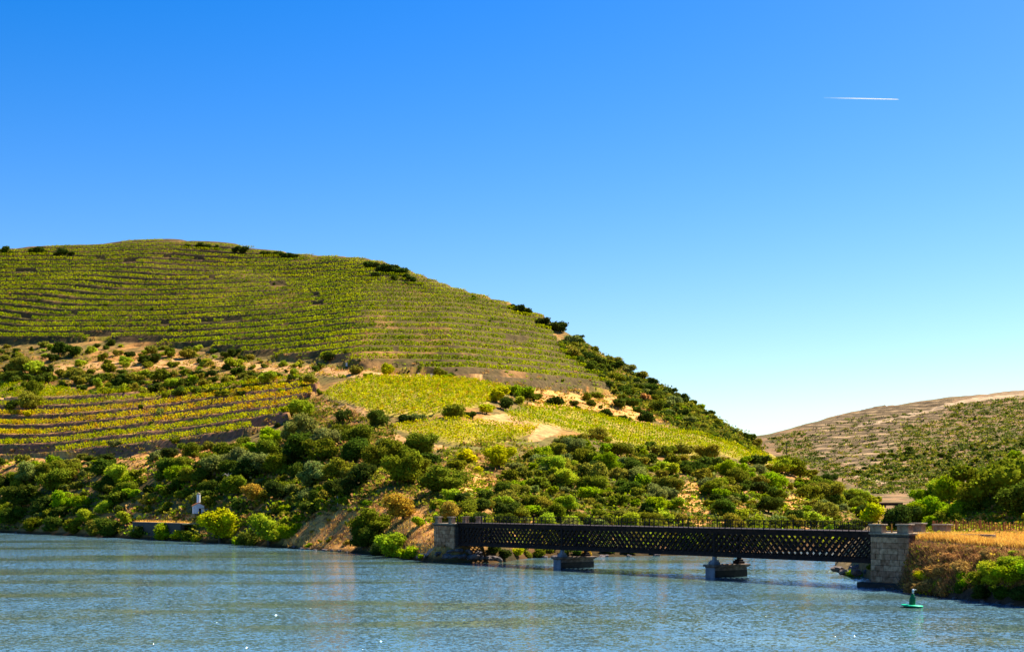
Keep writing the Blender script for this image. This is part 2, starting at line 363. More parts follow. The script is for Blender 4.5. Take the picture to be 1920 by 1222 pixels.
def grid_quads(nu, ns):
    i = np.arange(nu-1)[:, None]*ns + np.arange(ns-1)[None, :]
    return np.stack([i, i+ns, i+ns+1, i+1], -1).reshape(-1, 4)
def mixc(a, b, t): t = np.asarray(t)[..., None]; return np.array(a)*(1-t) + np.array(b)*t
def left_colors(L):
    X, Y, z = L.X, L.D, L.T; ix, iy = img(X, Y, L.Z)
    n1 = fbm(X/16, Y/16, 41); n2 = fbm(X/4, Y/4, 43); n3 = fbm(X/60, Y/60, 45)
    wood = mixc((.15,.105,.025), (.40,.19,.05), smooth(.42, .64, n1*.6+n2*.4)); wood = mixc(wood, (.15,.14,.03), smooth(.5, .7, n3*.5+n2*.5)*.7)
    col = wood
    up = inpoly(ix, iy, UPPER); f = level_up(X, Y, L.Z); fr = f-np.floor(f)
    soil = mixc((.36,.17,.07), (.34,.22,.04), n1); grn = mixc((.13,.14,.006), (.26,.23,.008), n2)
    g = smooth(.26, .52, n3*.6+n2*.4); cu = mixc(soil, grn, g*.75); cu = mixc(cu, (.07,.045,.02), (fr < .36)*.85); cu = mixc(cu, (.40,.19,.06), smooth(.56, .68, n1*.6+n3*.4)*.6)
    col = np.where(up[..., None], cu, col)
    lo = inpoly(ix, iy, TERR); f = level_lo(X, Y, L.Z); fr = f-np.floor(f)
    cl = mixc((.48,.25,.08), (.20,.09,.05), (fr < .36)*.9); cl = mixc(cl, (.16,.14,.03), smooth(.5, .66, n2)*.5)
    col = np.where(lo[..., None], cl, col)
    for P in (FIELD1, FIELD2, FIELD3, FIELD4): col = np.where(inpoly(ix, iy, P)[..., None], mixc((.42,.26,.06), (.26,.24,.02), n2), col)
    for P in BARE: col = np.where(inpoly(ix+10*(n1-.5), iy+10*(n2-.5), P)[..., None], mixc((.68,.34,.09), (.40,.17,.045), smooth(.4, .7, n2)), col)
    for P in TRACKS: col = np.where(inpoly(ix, iy+3*(n2-.5), P)[..., None], mixc((.58,.34,.13), (.44,.21,.06), n2), col)
    wet_and_shade = np.maximum(smooth(1.2, .3, z), smooth(3.4, 1.0, z)*(ix > 860)*.9)[..., None]; return col*(1-wet_and_shade*.8)  # wet waterline, plus painted shade and dark rock along the shore behind the bridge
def far_colors(L):
    X, Y, z = L.X, L.D, L.T; ix, iy = img(X, Y, L.Z)
    n1 = fbm(X/60, Y/60, 51); n2 = fbm(X/14, Y/14, 53)
    col = mixc((.25,.145,.065), (.125,.095,.03), smooth(.38, .6, n1*.5+n2*.5))
    col = mixc(col, (.28,.18,.09), smooth(760, 735, iy)*smooth(1700, 1900, ix)*.8)
    f = (L.Z + 6*np.sin(X/90) + 10*(fbm(X/120, Y/200, 31)-.5))/4.8; fr = f-np.floor(f)
    t = inpoly(ix, iy, [(1500,800),(1640,764),(1790,752),(1760,790),(1690,800),(1680,860),(1620,880),(1540,860)])
    col = np.where(t[..., None], mixc((.15,.10,.045), (.36,.235,.11), smooth(.40, .55, fr)), col)
    for P in ([(1920,738),(1820,750),(1700,778),(1600,800),(1600,804),(1700,783),(1820,756),(1920,746)],
              [(1600,890),(1660,898),(1668,904),(1655,908),(1640,904),(1600,894)]):
        col = np.where(inpoly(ix, iy+4*(n2-.5), P)[..., None], np.array((.42,.29,.16)), col)
    return col
def right_colors(L):
    X, Y, z = L.X, L.D, L.T
    n1 = fbm(X/5, Y/5, 61); n2 = fbm(X/1.2, Y/1.2, 63)
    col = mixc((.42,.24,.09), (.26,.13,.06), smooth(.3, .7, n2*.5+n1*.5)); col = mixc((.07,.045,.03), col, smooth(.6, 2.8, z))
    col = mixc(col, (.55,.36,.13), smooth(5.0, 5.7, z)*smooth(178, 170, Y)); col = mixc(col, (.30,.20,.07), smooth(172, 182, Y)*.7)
    return col
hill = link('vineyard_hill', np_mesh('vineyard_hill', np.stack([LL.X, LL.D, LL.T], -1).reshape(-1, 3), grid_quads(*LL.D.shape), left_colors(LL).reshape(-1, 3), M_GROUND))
tag(hill, 'steep terraced hillside rising from the river', kind='structure')
fh = link('far_hill', np_mesh('far_hill', np.stack([LF.X, LF.D, LF.T], -1).reshape(-1, 3), grid_quads(*LF.D.shape), far_colors(LF).reshape(-1, 3), M_FAR, True))
tag(fh, 'distant brown hill with old terraces', kind='structure')
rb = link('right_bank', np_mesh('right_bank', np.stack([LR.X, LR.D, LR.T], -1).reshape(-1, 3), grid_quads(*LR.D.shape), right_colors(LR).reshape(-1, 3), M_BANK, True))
tag(rb, 'dry grassy river bank beside the bridge', kind='structure')

# the ground under everything, out to the horizon (river bed level, then plain far behind)
def valley_ground():
    m, n, l, b = nmat('valley_soil', .95); b.inputs['Base Color'].default_value = (.16,.12,.06,1)
    q = MB(); q.box((0, 2500, -9), (9000, 6500, 6)); return tag(q.build('ground', m), kind='structure')
valley_ground()

# ------------------------------------------------------------------ river
def river():
    m, n, l, b = nmat('river_water', .04, .5)
    b.inputs['IOR'].default_value = 1.333
    tc = n.new('ShaderNodeTexCoord')
    def mapped(sc, rot=0):
        mp = n.new('ShaderNodeMapping'); mp.inputs['Scale'].default_value = sc; mp.inputs['Rotation'].default_value = (0, 0, rot)
        l.new(tc.outputs['Object'], mp.inputs['Vector']); return mp.outputs[0]
    def nz(vec, scale, det, ro=.6):
        q = n.new('ShaderNodeTexNoise'); q.inputs['Scale'].default_value = scale; q.inputs['Detail'].default_value = det; q.inputs['Roughness'].default_value = ro
        l.new(vec, q.inputs['Vector']); return q.outputs[0]
    def math_(op, a, bb):
        q = n.new('ShaderNodeMath'); q.operation = op
        for i, v in enumerate((a, bb)):
            if isinstance(v, (int, float)): q.inputs[i].default_value = v
            else: l.new(v, q.inputs[i])
        return q.outputs[0]
    def vecmath(op, a, bb):
        q = n.new('ShaderNodeVectorMath'); q.operation = op
        for i, v in enumerate((a, bb)):
            if isinstance(v, tuple): q.inputs[i].default_value = v
            elif v is not None: l.new(v, q.inputs[i])
        return q.outputs[0]
    def slope(vec, det, amp, ro=.55):
        q = n.new('ShaderNodeTexNoise'); q.inputs['Scale'].default_value = 1; q.inputs['Detail'].default_value = det; q.inputs['Roughness'].default_value = ro
        l.new(vec, q.inputs['Vector']); return vecmath('MULTIPLY', vecmath('SUBTRACT', q.outputs['Color'], (.5, .5, .5)), (amp*1.0, amp, 0))
    # ripples of three sizes, and lanes where the current runs smoother
    fine = slope(mapped((5.0, 4.0, 1), .2), 3, 1.35); mid = slope(mapped((2.0, 1.5, 1), .1), 3, 1.0); swell = slope(mapped((.30, .16, 1), -.2), 2, .22)
    lane = nz(mapped((.014, .042, 1), .36), 1.0, 7, .66)
    mr = n.new('ShaderNodeMapRange'); mr.interpolation_type = 'SMOOTHSTEP'
    mr.inputs['From Min'].default_value = .43; mr.inputs['From Max'].default_value = .55
    mr.inputs['To Min'].default_value = .24; mr.inputs['To Max'].default_value = 1.0
    l.new(lane, mr.inputs['Value'])
    sc_ = n.new('ShaderNodeVectorMath'); sc_.operation = 'SCALE'; l.new(vecmath('ADD', vecmath('ADD', fine, mid), swell), sc_.inputs[0]); l.new(mr.outputs[0], sc_.inputs['Scale'])
    # the odd steep wavelet facet, some of which catch the sun
    vo = n.new('ShaderNodeTexVoronoi'); vo.inputs['Scale'].default_value = 1; l.new(mapped((8.0, 2.6, 1), .15), vo.inputs['Vector'])
    sepc = n.new('ShaderNodeSeparateColor'); l.new(vo.outputs['Color'], sepc.inputs[0]); gate = math_('GREATER_THAN', sepc.outputs[2], .86)
    core = math_('LESS_THAN', vo.outputs['Distance'], .32)
    st = n.new('ShaderNodeVectorMath'); st.operation = 'SCALE'; l.new(vecmath('MULTIPLY', vecmath('SUBTRACT', vo.outputs['Color'], (.5, .5, .5)), (2.0, 2.0, 0)), st.inputs[0]); l.new(math_('MULTIPLY', gate, core), st.inputs['Scale'])
    geo = n.new('ShaderNodeNewGeometry'); l.new(vecmath('NORMALIZE', vecmath('ADD', vecmath('ADD', sc_.outputs[0], st.outputs[0]), geo.outputs['Normal']), None), b.inputs['Normal'])
    r = n.new('ShaderNodeValToRGB'); r.color_ramp.elements[0].color = (.075,.105,.040,1); r.color_ramp.elements[1].color = (.085,.190,.260,1)
    r.color_ramp.elements[0].position = .3; r.color_ramp.elements[1].position = .6
    l.new(lane, r.inputs[0]); l.new(r.outputs[0], b.inputs['Base Color'])
    V = [(-900,-300,0),(900,-300,0),(900,700,0),(-900,700,0)]
    me = bpy.data.meshes.new('river'); me.from_pydata(V, [], [(0,1,2,3)]); me.materials.append(m)
    return tag(link('river', me), 'broad rippled river', kind='structure')
river()

# ------------------------------------------------------------------ foliage
def leaf_quads(P, Nrm, size, jitter, rng, aspect=1.0):
    """one small face per point, leaning at random off its outward normal"""
    n = len(P); d = Nrm + jitter*rng.normal(size=(n, 3)); d /= np.linalg.norm(d, axis=1)[:, None]
    a = np.cross(d, rng.normal(size=(n, 3))); a /= np.linalg.norm(a, axis=1)[:, None]; b = np.cross(d, a)
    s = size*(.6+.8*rng.random((n, 1)))
    a = a*s*.5; b = b*s*.5*aspect
    V = np.stack([P-a-b*.4, P+b-a*.2, P+a+b*.3, P-b+a*.3], 1).reshape(-1, 3)
    return V, np.arange(4*n).reshape(-1, 4)
def crown_mesh(name, seed, nleaf, leaf, lobes, flat=.8, open_=0.0, core=True, aspect=1.0):
    """a crown about one metre in radius, its foot at z = 0: lobes of leaf faces over ragged inner masses"""
    rng = np.random.default_rng(seed); cen = []; rad = []
    for i in range(lobes):
        a = rng.random()*2*math.pi; r = (.25+.50*rng.random())*(1 if i else .3); h = .22 + .85*rng.random()*flat
        cen.append((r*math.cos(a), r*math.sin(a), h)); rad.append(.20+.26*rng.random())
    cen.append((0, 0, .45*flat)); rad.append(.50)
    cen = np.array(cen); rad = np.array(rad)
    w = rad**2/np.sum(rad**2); k = rng.choice(len(rad), nleaf, p=w)
    d = rng.normal(size=(nleaf, 3)); d /= np.linalg.norm(d, axis=1)[:, None]
    lump = 1 + .28*np.sin(d[:, 0]*7+k*2.1)*np.sin(d[:, 1]*6+k)*np.cos(d[:, 2]*5+k*.7)
    rr = (.72+.50*rng.random(nleaf)**1.3)*lump*(1-open_*rng.random(nleaf))
    P = cen[k] + d*(rad[k]*rr)[:, None]*np.array([1, 1, .85]); P[:, 2] = np.maximum(P[:, 2], .02+.06*rng.random(nleaf))
    V, Q = leaf_quads(P, d, leaf, .75, rng, aspect)
    if core:
        # ragged inner foliage masses, one low blob per lobe
        import bmesh
        bm = bmesh.new()
        for c, r in zip(cen, rad):
            res = bmesh.ops.create_icosphere(bm, subdivisions=2, radius=r*.80, matrix=Matrix.Translation(Vector(c)) @ Matrix.Diagonal((1, 1, .85, 1)))
            for v in res['verts']: v.co += Vector((rng.random()-.5, rng.random()-.5, rng.random()-.5))*r*.22; v.co.z = max(v.co.z, .0)
        bm.verts.ensure_lookup_table(); CV = np.array([v.co[:] for v in bm.verts]); bm.faces.ensure_lookup_table()
        CF = np.array([[v.index for v in f.verts] for f in bm.faces]); bm.free()
        CF = np.concatenate([CF, CF[:, 2:3]], 1)   # triangles carried as folded quads
        tri = CF[:, :3] + len(V)
        me = bpy.data.meshes.new(name); allV = np.concatenate([V, CV])
        me.vertices.add(len(allV)); me.vertices.foreach_set('co', allV.astype(np.float32).ravel())
        loops = np.concatenate([Q.ravel(), tri.ravel()]).astype(np.int32)
        me.loops.add(len(loops)); me.loops.foreach_set('vertex_index', loops)
        st = np.concatenate([np.arange(len(Q))*4, len(Q)*4+np.arange(len(tri))*3]).astype(np.int32)
        me.polygons.add(len(st)); me.polygons.foreach_set('loop_start', st); me.update(calc_edges=True)
    else: me = np_mesh(name, V, Q)
    me.materials.append(M_LEAF); return me
CROWN_BIG = [crown_mesh('crown', 100+i, 5200, .085, 8+i % 4, .8+.1*(i % 3)) for i in range(6)]
CROWN_MID = [crown_mesh('foliage', 200+i, 1500, .15, 5+i % 4, .7+.12*(i % 3)) for i in range(8)]
CROWN_SMALL = [crown_mesh('foliage', 300+i, 380, .27, 4+i % 3, .7+.12*(i % 3)) for i in range(6)]
CROWN_AIRY = [crown_mesh('crown', 400+i, 5200, .075, 9, 1.0, .25, True) for i in range(3)]
BRUSH = [crown_mesh('twigs', 500+i, 4200, .26, 7, .6, .5, False, .16) for i in range(3)]
def trunk_mesh(seed):
    rng = random.Random(seed); q = MB(); lean = (rng.uniform(-.12,.12), rng.uniform(-.12,.12))
    q.tube([(0,0,-.25),(lean[0]*.4,lean[1]*.4,.25),(lean[0],lean[1],.6),(lean[0]*1.3,lean[1]*1.3,.95)], [.10,.075,.06,.02])
    for i in range(5):
        a = i*1.257+rng.random(); h = .2+.08*i
        q.tube([(lean[0]*.5,lean[1]*.5,h),(.22*math.cos(a),.22*math.sin(a),h+.18),(.45*math.cos(a),.45*math.sin(a),h+.32)], [.045,.03,.012], 5)
    return q.mesh('trunk', M_BARK)
TRUNKS = [trunk_mesh(i) for i in range(4)]
COL = {'D': (.056,.080,.010), 'd': (.088,.120,.010), 'O': (.185,.195,.010), 'o': (.26,.225,.020), 'G': (.21,.23,.045), 'Y': (.48,.45,.005),
       'L': (.26,.34,.005), 'l': (.34,.38,.015), 'B': (.44,.23,.07), 'A': (.44,.27,.03)}
CNAME = {'D': 'dark green', 'd': 'deep green', 'O': 'olive green', 'o': 'dusty olive', 'G': 'grey green', 'Y': 'bright yellow green', 'L': 'fresh green',
         'l': 'light green', 'B': 'dry brown', 'A': 'amber yellow'}
PLANTS = []   # everything whose label is written at the end
def plant(land, x, y, r, c, name='bush', squash=1.0, lod=None, trunk=False, root=None, cat=None, group=None, sink=.12, pt=None):
    """r: crown radius in photo pixels; x, y: where the foot meets the ground"""
    h = pt or land.hit(x, y)
    if h is None: return None
    if name == 'shrub': name = {'D': 'evergreen_shrub', 'd': 'evergreen_shrub', 'G': 'olive_shrub', 'O': 'olive_shrub'}.get(c, 'shrub')
    X, Y, z = h; R = r*Y/F*1.10
    if lod is None: lod = CROWN_BIG if r > 20 else (CROWN_MID if r > 8.5 else CROWN_SMALL)
    col = np.array(COL[c])*(.82+.36*random.random()); col = col*np.array([1+random.uniform(-.12,.12), 1, 1+random.uniform(-.2,.2)])
    rz = random.random()*6.28; sc = (R*random.uniform(.85,1.3), R*random.uniform(.85,1.3), R*squash)
    if trunk:
        e = empty(name, (X, Y, z-sink*R), rz); cr = link('crown', random.choice(lod), e); cr.scale = sc; cr.location = (0, 0, R*.28)
        cr.color = (*col, 1); t = link('trunk', random.choice(TRUNKS), e); t.scale = (R, R, R*1.05); o = e
    else:
        o = link(name, random.choice(lod)); o.location = (X, Y, z-sink*R); o.scale = sc; o.rotation_euler = (0, 0, rz); o.color = (*col, 1)
    PLANTS.append(dict(o=o, x=x, y=y-r*.6, r=r, c=c, name=name, cat=cat or name, group=group, land=land))
    return o
exec_plants = []

# --- hand placed plants: (photo x, foot y, radius, colour, tree?)
SHORE = [ # left bank, foot of the hill
 (20,985,24,'d',1),(60,992,22,'O',0),(100,993,22,'d',0),(140,998,22,'O',0),(178,1000,24,'o',0),(210,1002,24,'d',0),(238,985,17,'l',1),(262,1006,18,'d',0),
 (310,1008,22,'L',0),(335,1008,14,'Y',0),(352,1012,16,'O',0),(414,1016,42,'Y',1),(368,1016,13,'l',0),(505,1022,38,'l',1),(455,1020,20,'L',0),(540,1008,22,'L',0),(473,1022,22,'d',0),
 (580,965,20,'d',1),(565,975,16,'L',0),(680,1030,30,'d',1),(702,1005,38,'O',1),(742,1040,36,'l',0),(712,1040,22,'D',0),(755,975,30,'A',1),(772,1042,20,'L',0),(790,1046,9,'L',0),
 (788,985,14,'L',0),(750,908,40,'O',1),(790,895,25,'O',1),(835,925,38,'O',1),(825,920,30,'d',0),(850,975,24,'A',1),(880,978,20,'l',0),(905,975,18,'d',0),(860,880,18,'O',0),
 (880,865,20,'Y',0),(897,885,14,'Y',0),(935,878,30,'Y',1),(955,900,20,'O',0),(925,1035,14,'d',0),(968,1040,12,'Y',0),(990,1042,12,'o',0),(1010,1043,14,'O',0),(945,1044,14,'D',0),(980,1030,16,'d',0),(1030,1034,14,'O',0),(1060,1038,14,'D',0),(1140,1036,14,'d',0),(1180,1036,13,'O',0),(1225,1036,13,'D',0),(1270,1034,14,'d',0),(1320,1032,14,'O',0),(1375,1030,13,'d',0),(1430,1028,14,'O',0),(1485,1026,13,'D',0),(1540,1026,14,'O',0),
 (1100,1042,14,'A',0),(1085,1040,10,'d',0),(620,950,10,'O',0),(690,945,10,'L',0)]
WOODL = [ # dark wood between terraces and shore
 (60,905,34,'G',1),(100,925,36,'d',1),(40,950,36,'d',1),(75,960,34,'D',0),(130,900,32,'O',1),(45,920,26,'O',0),(150,950,26,'L',0),(165,975,24,'l',0),(115,970,24,'d',0),(195,930,32,'d',1),(225,910,34,'l',1),
 (240,925,26,'O',0),(195,960,26,'l',0),(245,905,24,'L',0),(225,960,20,'d',0),(250,930,18,'L',0),(285,945,24,'o',0),(310,930,18,'O',0),(300,900,20,'O',0),(330,905,30,'L',1),(340,880,26,'d',0),(355,905,24,'O',1),(345,930,22,'O',0),
 (375,910,28,'d',1),(395,925,26,'d',0),(390,880,28,'O',1),(360,860,26,'O',1),(330,870,20,'o',0),(410,890,32,'G',1),(430,860,28,'O',1),(450,880,36,'G',1),(455,905,40,'D',1),(440,930,34,'D',1),(480,895,40,'G',1),
 (500,865,36,'d',1),(520,890,34,'O',1),(510,835,32,'L',1),(545,830,36,'G',1),(580,825,38,'G',1),(570,860,42,'d',1),(600,870,42,'D',1),(610,845,36,'G',1),(640,830,32,'O',1),(670,840,34,'O',1),(660,870,38,'d',1),
 (700,880,42,'D',1),(725,870,40,'D',1),(680,910,36,'D',1),(640,900,38,'O',1),(610,905,34,'G',1),(580,915,32,'G',1),(555,900,30,'d',1),(530,925,26,'O',0),(480,940,30,'A',1),(500,935,22,'o',0),(555,945,22,'o',0),(575,935,24,'G',0),
 (600,940,24,'d',0),(630,935,30,'D',1),(610,925,20,'Y',0),(660,925,28,'D',0),(720,845,26,'G',0),(740,860,22,'D',0),(690,850,24,'O',0),(455,850,22,'O',0),(420,905,20,'D',0),(85,890,24,'d',0),(25,900,22,'d',0),(540,960,16,'L',0),(400,945,22,'D',0),
 (420,925,18,'D',0),(445,955,22,'d',0),(520,960,20,'d',0),(310,960,14,'d',0),(280,958,12,'O',0)]
MID = [ # scrub band, road sides, field edges
 (40,700,22,'o',1),(65,705,20,'l',1),(30,715,20,'d',0),(75,720,18,'d',0),(58,770,22,'o',1),(62,745,22,'O',1),(20,735,8,'d',0),(55,778,12,'Y',0),(20,768,14,'d',0),(18,830,14,'d',0),(215,835,13,'G',0),
 (110,665,18,'d',1),(140,668,16,'d',1),(100,675,12,'D',0),(150,685,14,'l',0),(85,650,10,'o',0),(120,705,16,'o',0),(95,715,12,'O',0),(135,700,12,'O',0),(165,712,12,'o',0),(205,700,18,'O',1),(185,715,14,'d',0),(215,725,14,'D',0),(230,715,14,'d',0),(250,720,18,'o',1),
 (235,735,14,'l',0),(200,738,12,'O',0),(235,680,14,'l',0),(222,665,12,'o',0),(245,668,12,'D',0),(285,665,16,'o',1),(275,680,14,'D',0),(290,680,13,'D',0),(310,655,10,'o',0),(320,670,14,'O',1),(350,672,16,'o',1),(375,680,9,'D',0),(388,682,10,'l',0),(438,670,13,'D',1),
 (440,690,17,'l',1),(300,715,17,'O',1),(325,725,16,'l',0),(285,735,14,'d',0),(335,740,16,'d',0),(310,745,12,'O',0),(270,740,12,'o',0),(365,715,16,'L',0),(385,725,14,'o',0),(400,715,10,'d',0),(400,738,12,'d',0),(420,735,12,'D',0),(452,740,10,'D',0),(460,720,12,'O',0),
 (495,720,16,'l',1),(480,728,10,'d',0),(545,712,12,'D',0),(525,722,9,'O',0),(563,720,8,'L',0),(585,720,14,'o',1),(570,715,8,'O',0),(616,678,17,'D',1),(600,690,8,'d',0),(530,735,8,'L',0),(445,742,10,'o',0),(430,640+42,8,'O',0),
 (665,702,14,'o',1),(693,708,10,'l',0),(728,705,16,'Y',1),(766,702,5,'D',0),(824,706,14,'O',1),(835,712,9,'L',0),(848,706,8,'d',0),(645,708,6,'L',0),(875,720,8,'o',0),
 (545,775,16,'O',0),(572,782,24,'l',1),(642,792,18,'D',1),(712,800,22,'d',1),(700,795,12,'d',0),(760,790,16,'D',0),(785,788,16,'G',0),(858,785,20,'O',1),(845,782,14,'l',0),(880,780,12,'d',0),(912,775,17,'Y',1),(790,858,32,'O',1),(770,870,26,'O',0),(765,855,20,'Y',0),(815,870,18,'d',0),
 (930,755,20,'Y',1),(947,768,16,'D',1),(960,740,16,'L',1),(985,748,18,'L',1),(1003,752,14,'O',1),(975,755,12,'l',0),(1042,762,14,'D',1),(1075,760,9,'D',0),(1082,768,10,'D',0),(1100,750,12,'O',1),(1118,745,11,'O',0),(1110,760,10,'d',0),(1125,765,7,'d',0),
 (1130,780,12,'d',0),(1145,785,12,'D',0),(1165,765,14,'d',1),(1182,760,14,'d',0),(1190,748,10,'G',0),(1195,772,10,'d',0),(1170,790,12,'d',1),(1217,795,17,'D',1),(1250,780,14,'d',0),(1290,800,9,'D',0),(1215,752,12,'B',0),(1240,760,13,'O',0),
 (545,808,16,'O',0),(495,812,10,'O',0),(520,800,8,'D',0),(455,832,14,'O',0),(300,775,8,'G',0),(190,778,7,'o',0),(265,765,8,'d',0),(600,738,8,'O',0),(330,828,12,'O',0)]
RIDGE = [(8,473,7,'d'),(22,474,5,'d'),(62,474,8,'d'),(80,474,7,'d'),(105,475,5,'d'),(120,475,7,'D'),(132,475,5,'D'),(350,461,5,'D'),(375,462,7,'D'),(388,463,6,'D'),(405,465,5,'D'),(440,470,6,'D'),(455,471,6,'D'),(500,477,6,'D'),(520,478,7,'D'),
 (535,479,7,'D'),(550,480,6,'D'),(565,483,4,'D'),(692,498,9,'D'),(700,500,7,'D'),(722,506,9,'D'),(735,509,10,'D'),(750,514,9,'D'),(762,519,7,'D'),(775,525,6,'D'),(790,530,4,'d'),(705,515,6,'D'),(680,512,5,'d'),(740,522,6,'d'),
 (888,557,4,'d'),(960,575,6,'D'),(975,581,8,'D'),(988,586,7,'D'),(1020,603,7,'D'),(1028,610,6,'D'),(1050,618,11,'D'),(1042,615,7,'D'),(1085,634,6,'d')]
for x, y, r, c, t in SHORE: plant(LL, x, y, r, c, 'tree' if t else 'bush', trunk=bool(t), squash=.95, lod=(CROWN_AIRY if t and c in 'Yl' and r > 30 else None))
for x, y, r, c, t in WOODL:
    if c in 'dD' and random.random() < .35: c = 'O'
    plant(LL, x, y, r*.84, c, 'tree' if t else 'bush', trunk=bool(t), squash=.9)
for x, y, r, c, t in MID: plant(LL, x, y, r, c, 'tree' if t else 'bush', trunk=bool(t) and r > 12, squash=.95)
for x, y, r, c in RIDGE: plant(LL, x, y+3, r*1.6, c, 'bush', squash=.8, sink=0)

def scatter(land, poly, n, rmin, rmax, cols, name, mind=1.0, avoid=(), trunkp=0, squash=.9, tries=40, taken=None, pw=1.6):
    xs = [p[0] for p in poly]; ys = [p[1] for p in poly]; pts = taken if taken is not None else []; k = 0
    for _ in range(n*tries):
        if k >= n: break
        x = random.uniform(min(xs), max(xs)); y = random.uniform(min(ys), max(ys))
        if not inpoly(x, y, poly) or any(inpoly(x, y, a) for a in avoid): continue
        r = rmin+(rmax-rmin)*random.random()**pw
        if any((x-a)**2 + ((y-b)*1.5)**2 < (mind*(r+q)*.62)**2 for a, b, q in pts): continue
        pts.append((x, y, r)); k += 1
        tr = random.random() < trunkp and r > 13
        plant(land, x, y, r, random.choice(cols), 'tree' if tr else name, squash=squash*random.uniform(.85,1.15), trunk=tr)
    return k
def near(lst): return [(a, b, r*.8) for a, b, r, *_ in lst]
HOLES = [BARE[1], BARE[2], BARE[3], BARE[4]]
WOODR = [(800,978),(830,935),(870,925),(960,905),(970,860),(1035,838),(1060,815),(1110,822),(1200,838),(1330,858),(1420,872),(1500,878),(1560,900),(1640,950),(1640,1012),(1300,1030),(900,1015),(880,985)]
TAKEN = near(SHORE)+near(WOODL)+near(MID)
scatter(LL, WOODR, 430, 10, 26, 'ddOOOOooGGLlDoolL', 'shrub', .60, HOLES, .5, taken=TAKEN)
scatter(LL, [(1470,868),(1500,872),(1560,892),(1620,935),(1625,960),(1560,940),(1480,890)], 26, 13, 22, 'DDdOO', 'shrub', .6, (), .6, taken=TAKEN)
FLANK = [(1045,640),(1085,640),(1160,675),(1250,725),(1340,772),(1428,838),(1436,855),(1380,838),(1280,805),(1215,770),(1150,740),(1135,712),(1100,690),(1055,660)]
scatter(LL, FLANK, 200, 6, 15, 'DDddOOOoGL', 'shrub', .58, (), .15, taken=TAKEN)
scatter(LL, [(0,860),(300,860),(480,830),(700,900),(640,960),(520,985),(370,950),(250,950),(100,975),(0,985)], 120, 10, 24, 'dOOoLDdG', 'shrub', .6, (), .1, taken=TAKEN)
scatter(LL, [(0,690),(160,700),(420,700),(560,700),(420,742),(180,735),(0,712)], 130, 6, 14, 'OoolddD', 'shrub', .56, (FIELD4,), 0, taken=TAKEN)
scatter(LL, [(-40,650),(170,645),(380,658),(600,685),(600,700),(300,690),(60,680),(-40,690)], 62, 6, 13, 'Oolldd', 'shrub', .7, (), 0, taken=TAKEN)
scatter(LL, [(0,490),(500,490),(900,570),(1040,650),(1100,730),(700,680),(0,630)], 70, 2.5, 5.5, 'OGodl', 'small_shrub', 2.0, (), 0)
scatter(LL, TERR, 36, 3.5, 8, 'OodGB', 'small_shrub', 1.3, (), 0, taken=TAKEN)
scatter(LL, [(600,930),(780,925),(830,955),(800,1035),(545,1022),(560,975)], 20, 4, 9, 'oBALO', 'small_shrub', 1.2, (), 0, taken=TAKEN)
FARZ = [(1440,822),(1600,782),(1920,742),(1980,742),(1980,860),(1700,925),(1640,925),(1560,890),(1470,860)]
FT = []
scatter(LF, [(1640,850),(1800,835),(1980,820),(1980,880),(1800,900),(1660,905),(1600,890)], 150, 4, 9, 'dDDdOG', 'distant_shrub', .7, (), 0, taken=FT)
scatter(LF, FARZ, 140, 2, 5, 'dOGoD', 'distant_shrub', 1.1, ([(1500,800),(1640,764),(1790,752),(1760,790),(1690,800),(1680,860),(1620,880),(1540,860)],), 0, taken=FT)

# right bank
RB = [(1860,1003,60,'O',1),(1905,970,40,'d',1),(1820,960,36,'O',1),(1790,940,34,'L',1),(1760,945,30,'l',1),(1730,955,26,'L',1),(1840,920,26,'O',1),(1880,905,24,'L',1),(1915,895,22,'O',1),(1800,905,22,'L',0),(1930,930,26,'A',0),
 (1632,985,28,'Y',1),(1610,1000,20,'L',0),(1585,1008,18,'O',0),(1690,1000,32,'D',1),(1672,1003,20,'D',1),(1722,1000,30,'L',1),(1755,1000,34,'L',1),(1780,1003,26,'L',0),(1712,1003,20,'d',0),(1800,1003,22,'l',0),(1740,1003,18,'L',0),(1640,1002,16,'O',0),
 (1770,925,20,'l',0),(1745,930,18,'l',0),(1855,955,28,'d',0),(1895,1003,34,'O',0),(1890,880,16,'O',0),(1925,870,16,'O',0),(1905,862,14,'L',0),(1835,905,14,'o',0),(1815,1003,24,'O',0)]
for x, y, r, c, t in RB:
    p = LR.hit(x, y)
    if y > 996: X0 = 0; D = random.uniform(182, 192); X0 = (x-CX)/F*D; p = (X0, D, LR.z(X0, D))
    plant(LR, x, y, r, c, 'tree' if t else 'bush', trunk=bool(t), squash=1.0, pt=p, lod=(CROWN_AIRY if r > 40 else CROWN_BIG))
scatter(LR, [(1700,935),(1790,915),(1930,850),(1990,845),(1990,985),(1700,985)], 90, 9, 21, 'LlOOOoA', 'shrub', .6, (), 0)
